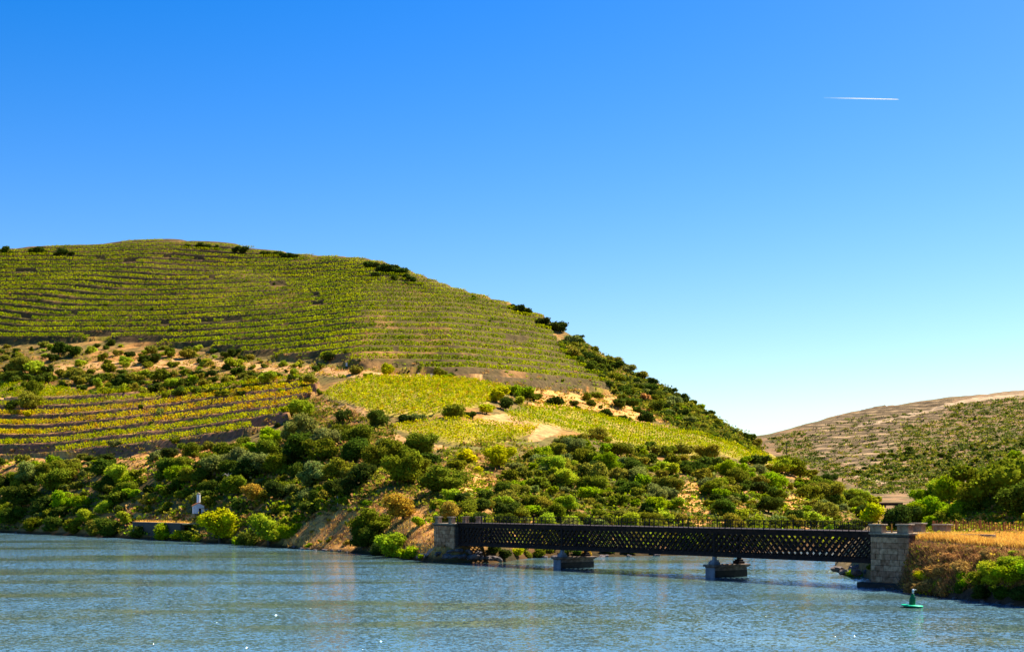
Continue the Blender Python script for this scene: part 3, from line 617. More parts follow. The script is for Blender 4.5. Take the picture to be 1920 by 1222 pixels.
# dry brush and green bushes on the bank face
for x, y, r, c, name, lod, sq in [
  (1742,1108,26,'B','brush',BRUSH,1),(1715,1108,20,'B','brush',BRUSH,1),(1770,1112,26,'B','brush',BRUSH,1),(1728,1085,24,'B','brush',BRUSH,1),(1752,1080,26,'B','brush',BRUSH,1),
  (1780,1075,26,'B','brush',BRUSH,1),(1810,1070,26,'B','brush',BRUSH,.9),(1760,1055,24,'B','brush',BRUSH,.9),(1790,1050,22,'B','brush',BRUSH,.9),(1830,1055,24,'B','brush',BRUSH,.9),(1855,1045,22,'B','brush',BRUSH,.9),
  (1740,1082,24,'Y','bush',CROWN_BIG,.75),(1757,1098,15,'l','bush',CROWN_MID,.8),(1815,1095,20,'L','bush',CROWN_BIG,1),(1800,1110,16,'d','bush',CROWN_BIG,1),(1840,1100,24,'O','bush',CROWN_BIG,1),
  (1870,1090,32,'l','bush',CROWN_BIG,.9),(1905,1095,36,'L','bush',CROWN_AIRY,.9),(1900,1065,30,'l','bush',CROWN_BIG,.7),(1880,1118,26,'d','bush',CROWN_BIG,.8),(1915,1122,28,'D','bush',CROWN_BIG,.8),(1845,1118,24,'D','bush',CROWN_BIG,.8),
  (1940,1085,36,'L','bush',CROWN_BIG,.9),(1700,1095,12,'B','brush',BRUSH,1),(1798,1030,16,'B','brush',BRUSH,.7),(1825,1032,14,'B','brush',BRUSH,.7),(1880,1042,16,'L','bush',CROWN_MID,.6),(1910,1040,16,'l','bush',CROWN_MID,.6)]:
    plant(LR, x, y, r, c, name, sq, lod)

# ------------------------------------------------------------------ vines
VC = {'g': (.11,.18,.004), 'G': (.24,.31,.002), 'y': (.56,.50,.003), 'o': (.52,.24,.01), 'd': (.04,.06,.012)}
def vine_colors(n, w, rng):
    keys = list(w); p = np.array([w[k] for k in keys], float); p /= p.sum(); k = rng.choice(len(keys), n, p=p)
    return np.array([VC[a] for a in keys])[k]
def clumps(P, height, width, leaf, w, rng, per, even=0):
    """leaf faces round each point of P (n,3)"""
    n = len(P)*per; B = np.repeat(P, per, 0); pc = vine_colors(len(P), w, rng)
    pc = .5*pc + .25*np.roll(pc, 1, 0) + .25*np.roll(pc, -1, 0)
    if even:
        tt = np.clip(fbm(P[:, 0]/14, P[:, 1]/9, 88, 3)*2-.5, 0, 1)[:, None]; pc = pc*(1-even) + even*(np.array(VC['G'])*(1-tt*.55) + np.array(VC['y'])*tt*.55)*(.75+.5*tt)
    lc = np.repeat(pc, per, 0)*.75 + .25*vine_colors(n, w, rng)
    off = rng.normal(size=(n, 3))*np.array([width*.42, width*.42, 0]); zz = height*rng.random(n)**.75
    B = B + off; B[:, 2] += .15+zz
    V, Q = leaf_quads(B, np.tile([0, 0, .5], (n, 1)), leaf, .8, rng); return V, Q, np.repeat(lc, 4, 0)
def row_points(lvl_fn, target, poly, land, gap=1.0, seed=0, holes=.0):
    pts = []; prev = None
    for i in range(len(land.u)):
        Lv = land._lv[:, :][i]; jn = np.nonzero((Lv[:-1] < target) & (Lv[1:] >= target) & land._in[i][1:])[0]
        if len(jn) == 0: prev = None; continue
        j = jn[0]; t = (target-Lv[j])/(Lv[j+1]-Lv[j]); D = land.D[i][j]*(1-t)+land.D[i][j+1]*t; z = land.T[i][j]*(1-t)+land.T[i][j+1]*t
        p = np.array([land.u[i]*D, D, z])
        if prev is not None and np.linalg.norm(p-prev) < 8:
            m = max(1, int(np.linalg.norm(p-prev)/gap))
            for a in range(m): pts.append(prev + (p-prev)*a/m)
        prev = p
    return np.array(pts) if pts else np.zeros((0, 3))
crest_D = np.array([LL.D[i][np.argmin(HY - F*(LL.Z[i]-CH)/LL.D[i])] for i in range(len(LL.u))])
def rows_on(land, lvl_fn, poly, lo, hi, frac, gap, cut=0):
    land._lv = lvl_fn(land.X, land.D, land.Z); ix, iy = img(land.X, land.D, land.Z)
    iy2 = iy + 6*(fbm(land.X/25, land.D/25, 2)-.5); land._in = inpoly(ix, iy2, poly) & (iy2 > 380)
    # only the near side of the crest
    land._in &= land.D < (crest_D[:, None]-cut)
    out = []
    vals = land._lv[land._in]
    for k in range(int(math.floor(vals.min()))-1, int(math.ceil(vals.max()))+1):
        P = row_points(lvl_fn, k+frac, poly, land, gap)
        if len(P) > 25: out.append((k, P))
    return out
NUMW = 'first second third fourth fifth sixth seventh eighth ninth tenth eleventh twelfth thirteenth fourteenth fifteenth sixteenth seventeenth eighteenth nineteenth'.split()
def ordinal(k):
    k += 1
    if k < 20: return NUMW[k-1]
    t = {2: 'twent', 3: 'thirt', 4: 'fort', 5: 'fift', 6: 'sixt', 7: 'sevent', 8: 'eight', 9: 'ninet'}[k//10]
    return t+'ieth' if k % 10 == 0 else t+'y-'+NUMW[k % 10-1]
rngv = np.random.default_rng(33)
up_rows = rows_on(LL, level_up, UPPER, 0, 0, .40, 1.0, 15); up_rows.sort(key=lambda a: -a[0])
for n_, (k, P) in enumerate(up_rows):
    keep = fbm(P[:, 0]/22, P[:, 1]/22+k*3.7, 71, 3) > .22; P = P[keep]
    if len(P) < 70: continue
    hue = float(fbm(np.array([k*.37]), np.array([1.5]), 77)[0]); far = P[:, 1].mean()
    yb = 1.2 if n_ < 14 else .5
    P2 = P + np.array([0, 4.2, .0]) + rngv.normal(size=P.shape)*np.array([.3,.3,0])
    sel = fbm(P2[:, 0]/30, P2[:, 1]/20, 73, 3) > .47; P2 = P2[sel]
    V, Q, Cc = clumps(P, 1.7, .9, .6, {'g': 2, 'G': 5, 'y': yb, 'd': .8, 'o': .25}, rngv, 16, .75)
    P3 = P + np.array([0, 8.6, .1]); P3 = P3[(fbm(P3[:, 0]/40, P3[:, 1]/30, 74, 3) > .45) & (P3[:, 1] < 700)]; P2 = np.concatenate([P2, P3])
    if len(P2):
        V2, Q2, C2 = clumps(P2, 1.1, .6, .5, {'g': 3, 'G': 3, 'y': yb, 'd': 1}, rngv, 7, .7); Q = np.concatenate([Q, Q2+len(V)]); V = np.concatenate([V, V2]); Cc = np.concatenate([Cc, C2])
    o = link('vine_row', np_mesh('vine_row', V, Q, Cc, M_VINE))
    tag(o, f'green hedge-like vine row on the upper hillside, {ordinal(n_)} terrace down from the hilltop', 'vine row', 'vine rows on the upper hillside terraces')
lo_rows = rows_on(LL, level_lo, TERR, 0, 0, .42, .7); lo_rows.sort(key=lambda a: -a[0])
for n_, (k, P) in enumerate(lo_rows):
    if n_ > 2: w = {'G': 1.6, 'y': 4, 'o': 2.4, 'g': .7}
    else: w = {'G': 4, 'y': 2, 'g': 2, 'o': .4}
    if n_ >= len(lo_rows)-2: w = {'G': 4, 'y': 3, 'g': 2, 'o': .3}
    V, Q, Cc = clumps(P, 1.9, .9, .5, w, rngv, 14)
    P2 = P + np.array([0, 2.6, .1]); s2 = fbm(P2[:, 0]/18, P2[:, 1]/18, 79, 3) > .4; P2 = P2[s2]
    if len(P2):
        V2, Q2, C2 = clumps(P2, 1.5, .8, .5, w, rngv, 9); Q = np.concatenate([Q, Q2+len(V)]); V = np.concatenate([V, V2]); Cc = np.concatenate([Cc, C2])
    o = link('vine_row', np_mesh('vine_row', V, Q, Cc, M_VINE))
    tag(o, f'yellowing vine row along the wide lower-left terraces, {ordinal(n_)} terrace from the top', 'vine row', 'yellow vine rows on the lower terraces')
def field(poly, spacing, gap, w, per, h, ang, leaf, name='vines'):
    xs = [p[0] for p in poly]; ys = [p[1] for p in poly]; c = [LL.hit(x, y) for x, y in poly if x > -560]; c = np.array([q for q in c if q])
    x0, x1, y0, y1 = c[:, 0].min()-8, c[:, 0].max()+8, c[:, 1].min()-8, c[:, 1].max()+8
    cx, cy = (x0+x1)/2, (y0+y1)/2; R = math.hypot(x1-x0, y1-y0)/2; pts = []
    a = math.radians(ang); dx, dy = math.cos(a), math.sin(a)
    for t in np.arange(-R, R, spacing):
        for s in np.arange(-R, R, gap):
            X = cx+dx*s-dy*t; Y = cy+dy*s+dx*t+.5*math.sin(s/14)
            if not (x0 < X < x1 and y0 < Y < y1): continue
            if (X/Y-uL[0]) < 0: continue
            z = LL.z(X, Y); zs = LL.smooth_z(X, Y); ix, iy = img(X, Y, zs)
            if inpoly(ix, iy, poly) and random.random() > .06 and fbm(np.array([X/5.0]), np.array([Y/5.0]), 66)[0] > .27: pts.append((X, Y, z))
    P = np.array(pts); V, Q, Cc = clumps(P, h, .48, leaf, w, rngv, per)
    return link(name, np_mesh(name, V, Q, Cc, M_VINE))
tag(field(FIELD1, 2.7, .7, {'y': 5, 'G': 4, 'g': 1, 'o': .7}, 13, 1.5, 66, .40), 'dense bright yellow-green vines filling the sloping plot in mid hillside', 'vines', kind='stuff')
tag(field(FIELD2, 2.1, .8, {'y': 6, 'G': 3, 'g': 1, 'o': .6}, 10, 1.3, 12, .4), 'yellow vines on the small plot below the shrub line', 'vines', kind='stuff')
tag(field(FIELD3, 2.7, .9, {'y': 3.2, 'G': 5, 'g': 2, 'o': .4}, 8, 1.3, -24, .45), 'green and yellow vines on the long plot above the wood behind the bridge', 'vines', kind='stuff')
tag(field(FIELD4, 2.4, .9, {'y': 3, 'G': 6}, 14, 1.5, 5, .5), 'bright green vines on the plot at the left edge', 'vines', kind='stuff')

# ------------------------------------------------------------------ dry grass and low scrub (uncountable)
def tufts(land, poly, n, h, wdt, cols, rng, name, lean=.35, cond=None):
    xs = [p[0] for p in poly]; ys = [p[1] for p in poly]; V = []; cc = []
    x = rng.uniform(min(xs), max(xs), n*3); y = rng.uniform(min(ys), max(ys), n*3); ok = inpoly(x, y, poly); x = x[ok][:n]; y = y[ok][:n]
    for a, b in zip(x, y):
        p = land.hit(a, b)
        if p is None: continue
        if cond and not cond(*p): continue
        c = np.array(cols[rng.integers(len(cols))])*(.7+.6*rng.random())
        for k in range(5):
            X = p[0]+rng.normal()*.18; Y = p[1]+rng.normal()*.3; hh = h*(.5+.8*rng.random()); an = rng.random()*6.28; w = wdt*(.6+.8*rng.random())
            lx, ly = rng.normal()*lean*hh, rng.normal()*lean*hh; z = p[2]-.05
            V += [(X-w*math.cos(an), Y-w*math.sin(an), z), (X+w*math.cos(an), Y+w*math.sin(an), z), (X+lx, Y+ly, z+hh)]; cc += [c]*3
    V = np.array(V); return link(name, np_mesh(name, V, np.arange(len(V)).reshape(-1, 3), np.array(cc), M_VINE))
rg = np.random.default_rng(5)
GOLD = [(.78,.44,.06), (.70,.36,.07), (.80,.54,.12), (.55,.28,.06)]
RUSS = [(.40,.17,.07), (.50,.25,.10), (.22,.10,.05), (.14,.07,.03), (.44,.26,.07)]
tag(tufts(LR, [(1712,1004),(1760,1002),(1990,1000),(1990,1030),(1900,1026),(1820,1020),(1760,1014),(1712,1010)], 8000, .48, .03, GOLD, rg, 'grass'), 'tall golden dry grass along the bank top', 'grass', kind='stuff')
tag(tufts(LR, [(1690,1100),(1712,1018),(1800,1028),(1990,1045),(1990,1110),(1900,1105),(1800,1100),(1760,1118),(1700,1108)], 9000, .7, .03, RUSS, rg, 'undergrowth', .6), 'tangled russet dry undergrowth on the bank face', 'undergrowth', kind='stuff')
tag(tufts(LL, [(530,1024),(560,970),(700,925),(790,925),(845,960),(835,1040),(650,1030)], 2600, .5, .06, GOLD+RUSS, rg, 'grass'), 'short dry grass on the bare slopes left of the bridge', 'grass', kind='stuff')
def low_scrub(land, poly, n, size, cols, seed, name, skip=None):
    rng = np.random.default_rng(seed); xs = [p[0] for p in poly]; ys = [p[1] for p in poly]
    x = rng.uniform(min(xs), max(xs), n*4); y = rng.uniform(min(ys), max(ys), n*4); ok = inpoly(x, y, poly); x = x[ok][:n]; y = y[ok][:n]; P = []; c = []
    for a, b in zip(x, y):
        if skip and inpoly(a, b, skip) and rng.random() < .7: continue
        p = land.hit(a, b)
        if p is None: continue
        k = 14; s = size*(.5+rng.random()); q = np.array(p)+rng.normal(size=(k, 3))*np.array([s, s, s*.35]); q[:, 2] = np.abs(q[:, 2]-p[2])+p[2]; P.append(q)
        c.append(np.tile(np.array(COL[cols[rng.integers(len(cols))]])*(.7+.6*rng.random()), (k*4, 1)))
    P = np.concatenate(P); V, Q = leaf_quads(P, np.tile([0, 0, .6], (len(P), 1)), size*.75, .7, rng)
    return link(name, np_mesh(name, V, Q, np.concatenate(c), M_VINE))
tag(low_scrub(LL, WOODR, 2600, .8, 'OodLdG', 91, 'undergrowth'), 'low tangled undergrowth between the trees behind the bridge', 'undergrowth', kind='stuff')
tag(low_scrub(LL, [(-30,862),(300,858),(480,830),(720,800),(760,900),(600,970),(500,1015),(-30,990)], 2200, .9, 'OodLB', 92, 'undergrowth'), 'low undergrowth in the wood on the left bank', 'undergrowth', kind='stuff')
tag(low_scrub(LL, [(700,825),(830,840),(960,815),(1000,835),(960,930),(830,950),(640,960),(700,900)], 700, .8, 'OoBold', 99, 'undergrowth'), 'dry scrub on the slope under the small yellow plot', 'undergrowth', kind='stuff')
tag(low_scrub(LL, [(545,745),(610,748),(700,785),(740,800),(740,840),(700,830),(560,800),(540,790)], 420, .8, 'OoBdo', 100, 'undergrowth'), 'dry weeds on the earth bank below the bright plot', 'undergrowth', kind='stuff')
tag(low_scrub(LL, FLANK, 2600, 1.0, 'OoddDOo', 93, 'undergrowth'), 'low scrub on the right shoulder of the hill', 'undergrowth', kind='stuff')
tag(low_scrub(LL, [(-30,650),(400,665),(900,712),(1240,750),(1300,800),(1000,765),(600,705),(420,745),(-30,715)], 1500, .8, 'OooBA', 94, 'undergrowth'), 'dry scrub along the hillside track', 'undergrowth', kind='stuff')
tag(low_scrub(LL, UPPER[:12]+[(980,590),(700,510),(300,475),(-100,490)], 1100, .7, 'OoLlB', 95, 'undergrowth'), 'weeds on the earth banks between the upper vine rows', 'undergrowth', kind='stuff')
tag(low_scrub(LL, TERR, 900, .6, 'OoBAd', 96, 'undergrowth'), 'weeds on the earth banks of the lower terraces', 'undergrowth', kind='stuff')
tag(low_scrub(LF, FARZ, 4200, 2.0, 'OddDDGo', 97, 'undergrowth', [(1500,800),(1640,764),(1790,752),(1760,790),(1690,800),(1680,860),(1620,880),(1540,860)]), 'sparse scrub speckling the distant hill', 'undergrowth', kind='stuff')
tag(low_scrub(LR, [(1700,1095),(1716,1015),(1800,1022),(1990,1035),(1990,1100),(1800,1105),(1730,1112)], 700, .32, 'BBAoYBO', 101, 'undergrowth'), 'mixed dry weeds and green shoots on the bank face', 'undergrowth', kind='stuff')
tag(low_scrub(LR, [(1640,1003),(1700,930),(1790,905),(1990,850),(1990,1003)], 2200, .45, 'OLloBA', 98, 'undergrowth'), 'mixed green scrub covering the knoll behind the fence', 'undergrowth', kind='stuff')

# ------------------------------------------------------------------ bridge
A = Vector((-8.8, 236.0)); Bp = Vector((42.6, 167.0)); dv = (Bp-A); LEN = dv.length; dv /= LEN; nv = Vector((-dv.y, dv.x))   # nv points away from the camera
ANG = math.atan2(dv.y, dv.x)
ZB, ZT = 2.74, 6.37; WID = 4.6
def W(s, t, z): p = A + dv*s + nv*t; return (p.x, p.y, z)
bridge = empty('lattice_bridge', W(0, 0, 0), ANG)
tag(bridge, 'long black iron lattice girder bridge crossing the river mouth', 'bridge')
def girder(t, fine):
    g = MB(); g.box((LEN/2, t, ZT-.17), (LEN, .42, .30)); g.box((LEN/2, t, ZB+.14), (LEN, .42, .28)); g.box((LEN/2, t, ZT-.46), (LEN, .10, .30)); g.box((LEN/2, t, ZB+.4), (LEN, .10, .26))
    go = g.build('girder', M_IRON, bridge)
    z0, z1 = ZB+.45, ZT-.5; H = z1-z0; bars = []
    for sgn, off in ((1, -.07), (-1, .07)):
        s = -H
        while s < LEN:
            a, b = (s, z0), (s+H, z1)
            lo, hi = max(s, .0), min(s+H, LEN)
            if hi-lo > .3:
                za, zb = z0+(lo-s), z0+(hi-s)
                if sgn < 0: za, zb = z1-(lo-s), z1-(hi-s)
                bars.append(((lo, t+off, za), (hi, t+off, zb)))
            s += 1.02
    if fine:
        full = {}
        for p, q in bars:
            key = (round(q[0]-p[0], 2), q[2] > p[2])
            if key not in full: m = MB(); m.bar((0,0,0), (q[0]-p[0], 0, q[2]-p[2]), .25, .04); full[key] = m.mesh('lattice_bar', M_IRON)
            link('lattice_bar', full[key], go, loc=p)
    else:
        m = MB()
        for p, q in bars: m.bar(p, q, .25, .04)
        tag(m.build('lattice_bars', M_IRON, go), kind='stuff')
    pm = MB(); pm.box((0, 0, (z0+z1)/2), (.30, .30, H)); pme = pm.mesh('post', M_IRON)
    for s in (.2, 1.4, 2.8, 27.4, 59.6, LEN-.2): link('post', pme, go, loc=(s, t, 0))
    return go
g1 = girder(0, True); g2 = girder(WID, False)
q = MB(); q.box((LEN/2, WID/2, ZT+.06), (LEN, WID+1.0, .14)); q.build('deck', M_IRON, bridge)
cb = MB(); cb.box((0, WID/2, ZT-.20), (.18, WID-.3, .34)); cbm = cb.mesh('cross_beam', M_IRON)
bb = MB(); bb.bar((0, .2, ZB+.2), (3.4, WID-.2, ZB+.2), .12, .12); bb.bar((0, WID-.2, ZB+.33), (3.4, .2, ZB+.33), .12, .12); bbm = bb.mesh('cross_brace', M_IRON)
s = 1.0
while s < LEN-3.5: link('cross_beam', cbm, bridge, loc=(s, 0, 0)); link('cross_brace', bbm, bridge, loc=(s, 0, 0)); s += 3.4
rp = MB(); rp.box((0, 0, .53), (.055, .055, 1.06)); rpm = rp.mesh('railing_post', M_IRON)
for t in (-.42, WID+.42):
    r_ = MB()
    for z in (1.06, .56): r_.box((LEN/2, t, ZT+.13+z), (LEN, .05, .05))
    rl = r_.build('railing', M_IRON, bridge)
    for k in range(int(LEN/.98)+1):
        jj = link('railing_post', rpm, rl, loc=(.2+k*.98, t, ZT+.13))
        if k % 7 == 0: jj.scale = (1.9, 1.9, 1.06)
# piers
def pier(s, Lx, wet_and_shade, label):
    c = A+dv*s+nv*(WID/2); p = empty('bridge_pier', (c.x, c.y, 0), ANG); tag(p, label, 'bridge pier', 'masonry piers standing in the water')
    hw, hl = .80, Lx/2
    b = MB(); b.box((0, 0, -.9+.6), (hw*2, Lx, 3.2)); b.build('shaft', M_CONC, p, .04)
    b = MB(); b.box((0, 0, -.2), (hw*2+.06, Lx+.02, 2.2)); b.build('wet_band', M_WET, p)
    b = MB(); b.box((0, -hl-.09, -.2), (hw*2+.1, .16, 3.4)); b.build('skylit_end_face', M_PALE, p, .03)  # light from sky and water painted on this end as a paler tone
    b = MB(); b.box((0, 0, 1.55), (hw*2+.5, Lx+.9, .30)); b.box((0, 0, 1.345), (hw*2+.24, Lx+.45, .11)); b.build('cap', M_CONC, p, .05)
    for sgn in (-1, 1):
        q = MB(); q.box((0, sgn*WID/2, 1.86), (1.0, 1.15, .30)); q.box((0, sgn*WID/2, 2.15), (.8, .85, .26)); q.box((0, sgn*WID/2, 2.50), (.42, .5, .44)); q.frustum(-.75, sgn*WID/2, 1.7, 2.1, .32, .26, 10)
        q.build('bearing', M_PALE if sgn < 0 else M_IRON, p, .02)
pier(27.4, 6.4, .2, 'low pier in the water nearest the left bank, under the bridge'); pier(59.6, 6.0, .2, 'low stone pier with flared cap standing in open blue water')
# abutments
def abutment(s0, s1, label, zt, seed, blk, bigw, foot=True):
    c = A+dv*((s0+s1)/2); rng = random.Random(seed); L = s1-s0
    p = empty('abutment', (c.x, c.y, 0), ANG); tag(p, label, 'abutment')
    core = MB(); core.box((0, WID/2, (zt-.5-2)/2), (L-.06, WID+1.3, zt-.5+2)); core.build('core', M_CORE, p)
    y0 = -.65-.14; rows = int((zt-.45)/blk); bm_ = MB(); bm_.box((0, 0, 0), (1, .30, 1)); me = bm_.mesh('stone_block', M_STONE)
    me2 = []
    for v in range(3):
        mb = MB(); mb.box((0, 0, 0), (1, .30, 1)); mm = mb.mesh('stone_block', None, .02); mm.materials.append(world_coords(noise_mat('granite_block', ((.22,.18,.27)[v], (.12,.09,.15)[v], (.06,.04,.075)[v]), ((.46,.38,.54)[v], (.25,.20,.32)[v], (.14,.11,.18)[v]), 2.2, bump=.35, bscale=9))); me2.append(mm)
    h = (zt-.45)/rows
    for r in range(rows):
        x = -L/2; first = True
        while x < L/2-.05:
            w = rng.uniform(bigw*.8, bigw*1.25)*(.6 if first and r % 2 else 1); first = False
            if L/2-(x+w) < bigw*.45: w = L/2-x
            o = link('stone_block', me2[rng.randrange(3)], p, loc=(x+w/2, y0+rng.uniform(-.025,.025), (r+.5)*h)); o.scale = (w-.035, 1, h-.03); x += w
    cap = MB(); cap.box((0, WID/2, zt-.30), (L+.1, WID+1.9, .24)); cap.build('cornice', M_CORE, p, .03)
    cap = MB(); cap.box((0, WID/2, zt-.06), (L+.35, WID+2.3, .22)); cap.build('coping', M_CAP, p, .04)
    if not foot: return p
    ft = MB(); ft.box((-.3, -.6, .15), (L+2.2, 2.4, .9)); ft.build('footing', M_WET, p, .1)
    return p
abutment(LEN+.15, LEN+5.6, 'coursed granite abutment at the right end of the bridge', 6.35, 3, .62, 1.15)
abutment(-6.2, -.15, 'small grey masonry abutment at the left end of the bridge', 6.35, 5, .6, 1.3, False)
# parapet pillars
PILL = []
def pillar(s, t, w, d, h, label, mat=M_STONE, capmat=M_CAP):
    c = A+dv*s+nv*t; p = empty('parapet_pillar', (c.x, c.y, 6.38), ANG); tag(p, label, 'pillar', 'stone pillars at the bridge ends')
    q = MB(); q.box((0, 0, h/2), (w, d, h)); q.build('shaft', mat, p, .03)
    q = MB(); q.box((0, 0, h+.08), (w+.3, d+.3, .18)); q.build('cap', capmat, p, .04)
pillar(-5.6, -.35, .85, .85, .95, 'stone pillar on the far left corner of the left abutment')
pillar(-1.6, -.35, .85, .85, .95, 'stone pillar at the near corner where the left railing starts')
pillar(-5.4, WID+.5, .85, .85, .95, 'reddish stone pillar on the far side of the left bridge end')
pillar(-1.4, WID+.5, .85, .85, .95, 'rightmost stone pillar at the left end of the bridge')
pillar(LEN+.75, -.35, 1.7, .9, .85, 'stone pillar where the railing meets the right abutment')
pillar(LEN+4.6, -.35, 1.6, .9, .90, 'broad stone pillar at the right end of the granite abutment')
pillar(LEN+2.2, WID+.6, 1.5, .9, .95, 'stone pillar behind the granite abutment beside the trees')
pillar(LEN+5.6, WID+.6, 1.9, .9, .85, 'low reddish pillar at the start of the rusty fence')
c = A+dv*(LEN+2.3)+nv*(.2); q = MB(); q.box((0, 0, .5), (.14, .14, 1.0)); q.box((0, 0, 1.03), (.18, .18, .07))
tag(q.build('marker_post', noise_mat('orange_paint', (.42,.17,.02), (.6,.28,.04), 4), loc=(c.x, c.y, 6.38)), 'thin orange post between the pillars on the right abutment', 'post')

# rusty fence along the top of the right bank
P0 = Vector((51.0, 172.5)); P1 = Vector((66.0, 158.0)); fd = (P1-P0); FL = fd.length; fd /= FL
fence = empty('picket_fence', (P0.x, P0.y, 0), math.atan2(fd.y, fd.x)); tag(fence, 'rusty picket fence above the golden grass on the right bank', 'fence')
def gz(X, Y): return LR.z(X, Y)
pk = MB(); pk.box((0, 0, .66), (.10, .05, 1.5)); pkm = pk.mesh('picket', M_RUST)
pp = MB(); pp.box((0, 0, .66), (.16, .16, 1.5)); ppm = pp.mesh('fence_post', M_RUST)
k = 0; s = 0; pts_top = []
while s < FL:
    X, Y = (P0+fd*s); z = gz(X, Y); o = link('picket', pkm, fence, loc=(s, 0, z)); o.rotation_euler = (random.uniform(-.05,.05), random.uniform(-.06,.06), random.uniform(-.3,.3)); o.scale = (1, 1, random.uniform(.85,1.08))
    if k % 9 == 0: link('fence_post', ppm, fence, loc=(s+.12, 0, z)); pts_top.append((s, z))
    s += .33; k += 1
r_ = MB()
for (a, za), (b, zb) in zip(pts_top[:-1], pts_top[1:]):
    for h in (.4, 1.05): r_.bar((a, .05, za+h), (b, .05, zb+h), .06, .04)
r_.build('rail', M_RUST, fence)
# low kerb wall on the bank top beside the pillars
q = MB(); q.box((0, 0, .0), (9, .5, .5)); w_ = q.build('kerb_wall', M_CAP, None, .04, loc=W(LEN+10.6, 1.6, 6.15)); w_.rotation_euler = (0, 0, ANG); tag(w_, 'low stone kerb wall on the bank top past the right abutment', 'wall')

# far road bridge in the gap of the valley
v = empty('distant_bridge', (0, 0, 0)); tag(v, 'small dark bridge far off in the valley gap', 'bridge')
q = MB(); q.box((122, 470, 9.2), (13, 5, .9)); q.build('deck', M_IRON, v)
q = MB(); q.box((0, 0, 5), (1.2, 4, 8)); me = q.mesh('support', M_CAP)
for x in (117.5, 122.5, 127.5): link('support', me, v, loc=(x, 470, 0))

# ------------------------------------------------------------------ buoys
def lathe(prof, name, mat, parent, n=20):
    V = []; Fc = []
    for r, z in prof:
        for i in range(n): a = 2*math.pi*i/n; V.append((r*math.cos(a), r*math.sin(a), z))
    for j in range(len(prof)-1):
        for i in range(n): k = (i+1) % n; Fc.append((j*n+i, j*n+k, (j+1)*n+k, (j+1)*n+i))
    me = bpy.data.meshes.new(name); me.from_pydata(V, [], Fc)
    for p in me.polygons: p.use_smooth = True
    me.materials.append(mat); return link(name, me, parent)
def buoy(x, y, label, mat, deck, sc, tilt):
    D = F*CH/(y-HY); b = empty('buoy', ((x-CX)/F*D, D, 0)); b.rotation_euler = (0, math.radians(tilt), 0); b.scale = (sc, sc, sc); tag(b, label, 'buoy')
    lathe([(.0,-.3),(.62,-.25),(.78,-.02),(.80,.10)], 'hull', M_HULL, b)
    lathe([(.80,.08),(1.02,.12),(1.03,.19),(.98,.23),(.3,.26),(0,.27)], 'float_deck', deck, b)
    t = lathe([(.30,.24),(.29,.75),(.26,.88),(.13,1.22),(.11,1.30),(0,1.31)], 'tower', mat, b)
    q = MB(); q.box((.13, -.16, .92), (.22, .05, .24)); q.build('panel', M_PALE, b)
    l_ = lathe([(.05,1.3),(.05,1.42),(.11,1.44),(.11,1.50),(.05,1.52),(.05,1.58),(.12,1.6),(.12,1.68),(.04,1.74),(0,1.75)], 'lantern', M_WHITE, b)
    q = MB(); q.box((.24, 0, 1.70), (.10, .06, .06)); q.bar((0, 0, 1.66), (.22, 0, 1.69), .03); q.build('bracket', M_WHITE, b)
buoy(1710, 1138, 'bright green buoy with flat disc float near the right bank', M_DGREEN, M_GREEN, 1.0, 4)

# ------------------------------------------------------------------ small white hut on the left bank
def hut():
    h = LL.hit(374, 963); X, Y, z = h; b = empty('hut', (X, Y-1.5, z+.1), .35); b.scale = (1.15, 1.15, 1.15); tag(b, 'tiny whitewashed hut with tiled roof and round chimney behind the yellow-green tree', 'hut')
    q = MB(); q.hexa([(-1.2,-.9,0),(1.2,-.9,0),(1.2,.9,0),(-1.2,.9,0),(-1.2,-.9,1.75),(1.2,-.9,1.75),(1.2,.9,1.75),(-1.2,.9,1.75)])
    n = len(q.v); q.v += [(-1.2,-.9,1.752),(1.2,-.9,1.752),(0,-.9,2.35),(-1.2,.9,1.752),(1.2,.9,1.752),(0,.9,2.35)]; q.f += [(n,n+1,n+2),(n+5,n+4,n+3)]
    q.build('wall', M_WHITE, b)
    for s_, nm in ((-1, 'roof'), (1, 'roof')):
        q = MB(); a = Vector((0, 0, 2.42)); e = Vector((s_*1.4, 0, 1.70)); q.hexa([(a.x,-1.05,a.z),(e.x,-1.05,e.z),(e.x,1.05,e.z),(a.x,1.05,a.z),(a.x,-1.05,a.z+.12),(e.x,-1.05,e.z+.12),(e.x,1.05,e.z+.12),(a.x,1.05,a.z+.12)] if s_ > 0 else
               [(e.x,-1.05,e.z),(a.x,-1.05,a.z),(a.x,1.05,a.z),(e.x,1.05,e.z),(e.x,-1.05,e.z+.12),(a.x,-1.05,a.z+.12),(a.x,1.05,a.z+.12),(e.x,1.05,e.z+.12)]); q.build(nm, M_TILE, b)
    q = MB(); q.box((.25, -.915, .6), (.5, .05, 1.2)); q.build('doorway', M_DARK, b)
    q = MB(); q.frustum(.1, .2, 1.9, 4.3, .42, .40, 14); ch = q.build('chimney', M_WHITE, b)
    q = MB(); q.frustum(.1, .2, 4.3, 4.42, .30, .30, 12); q.frustum(.1, .2, 4.42, 4.75, .48, .18, 14); q.build('chimney_cap', M_CAP, ch)
    q = MB(); q.box((2.3, .3, .55), (2.0, .3, 1.1)); q.build('side_wall', M_WHITE, b)
hut()
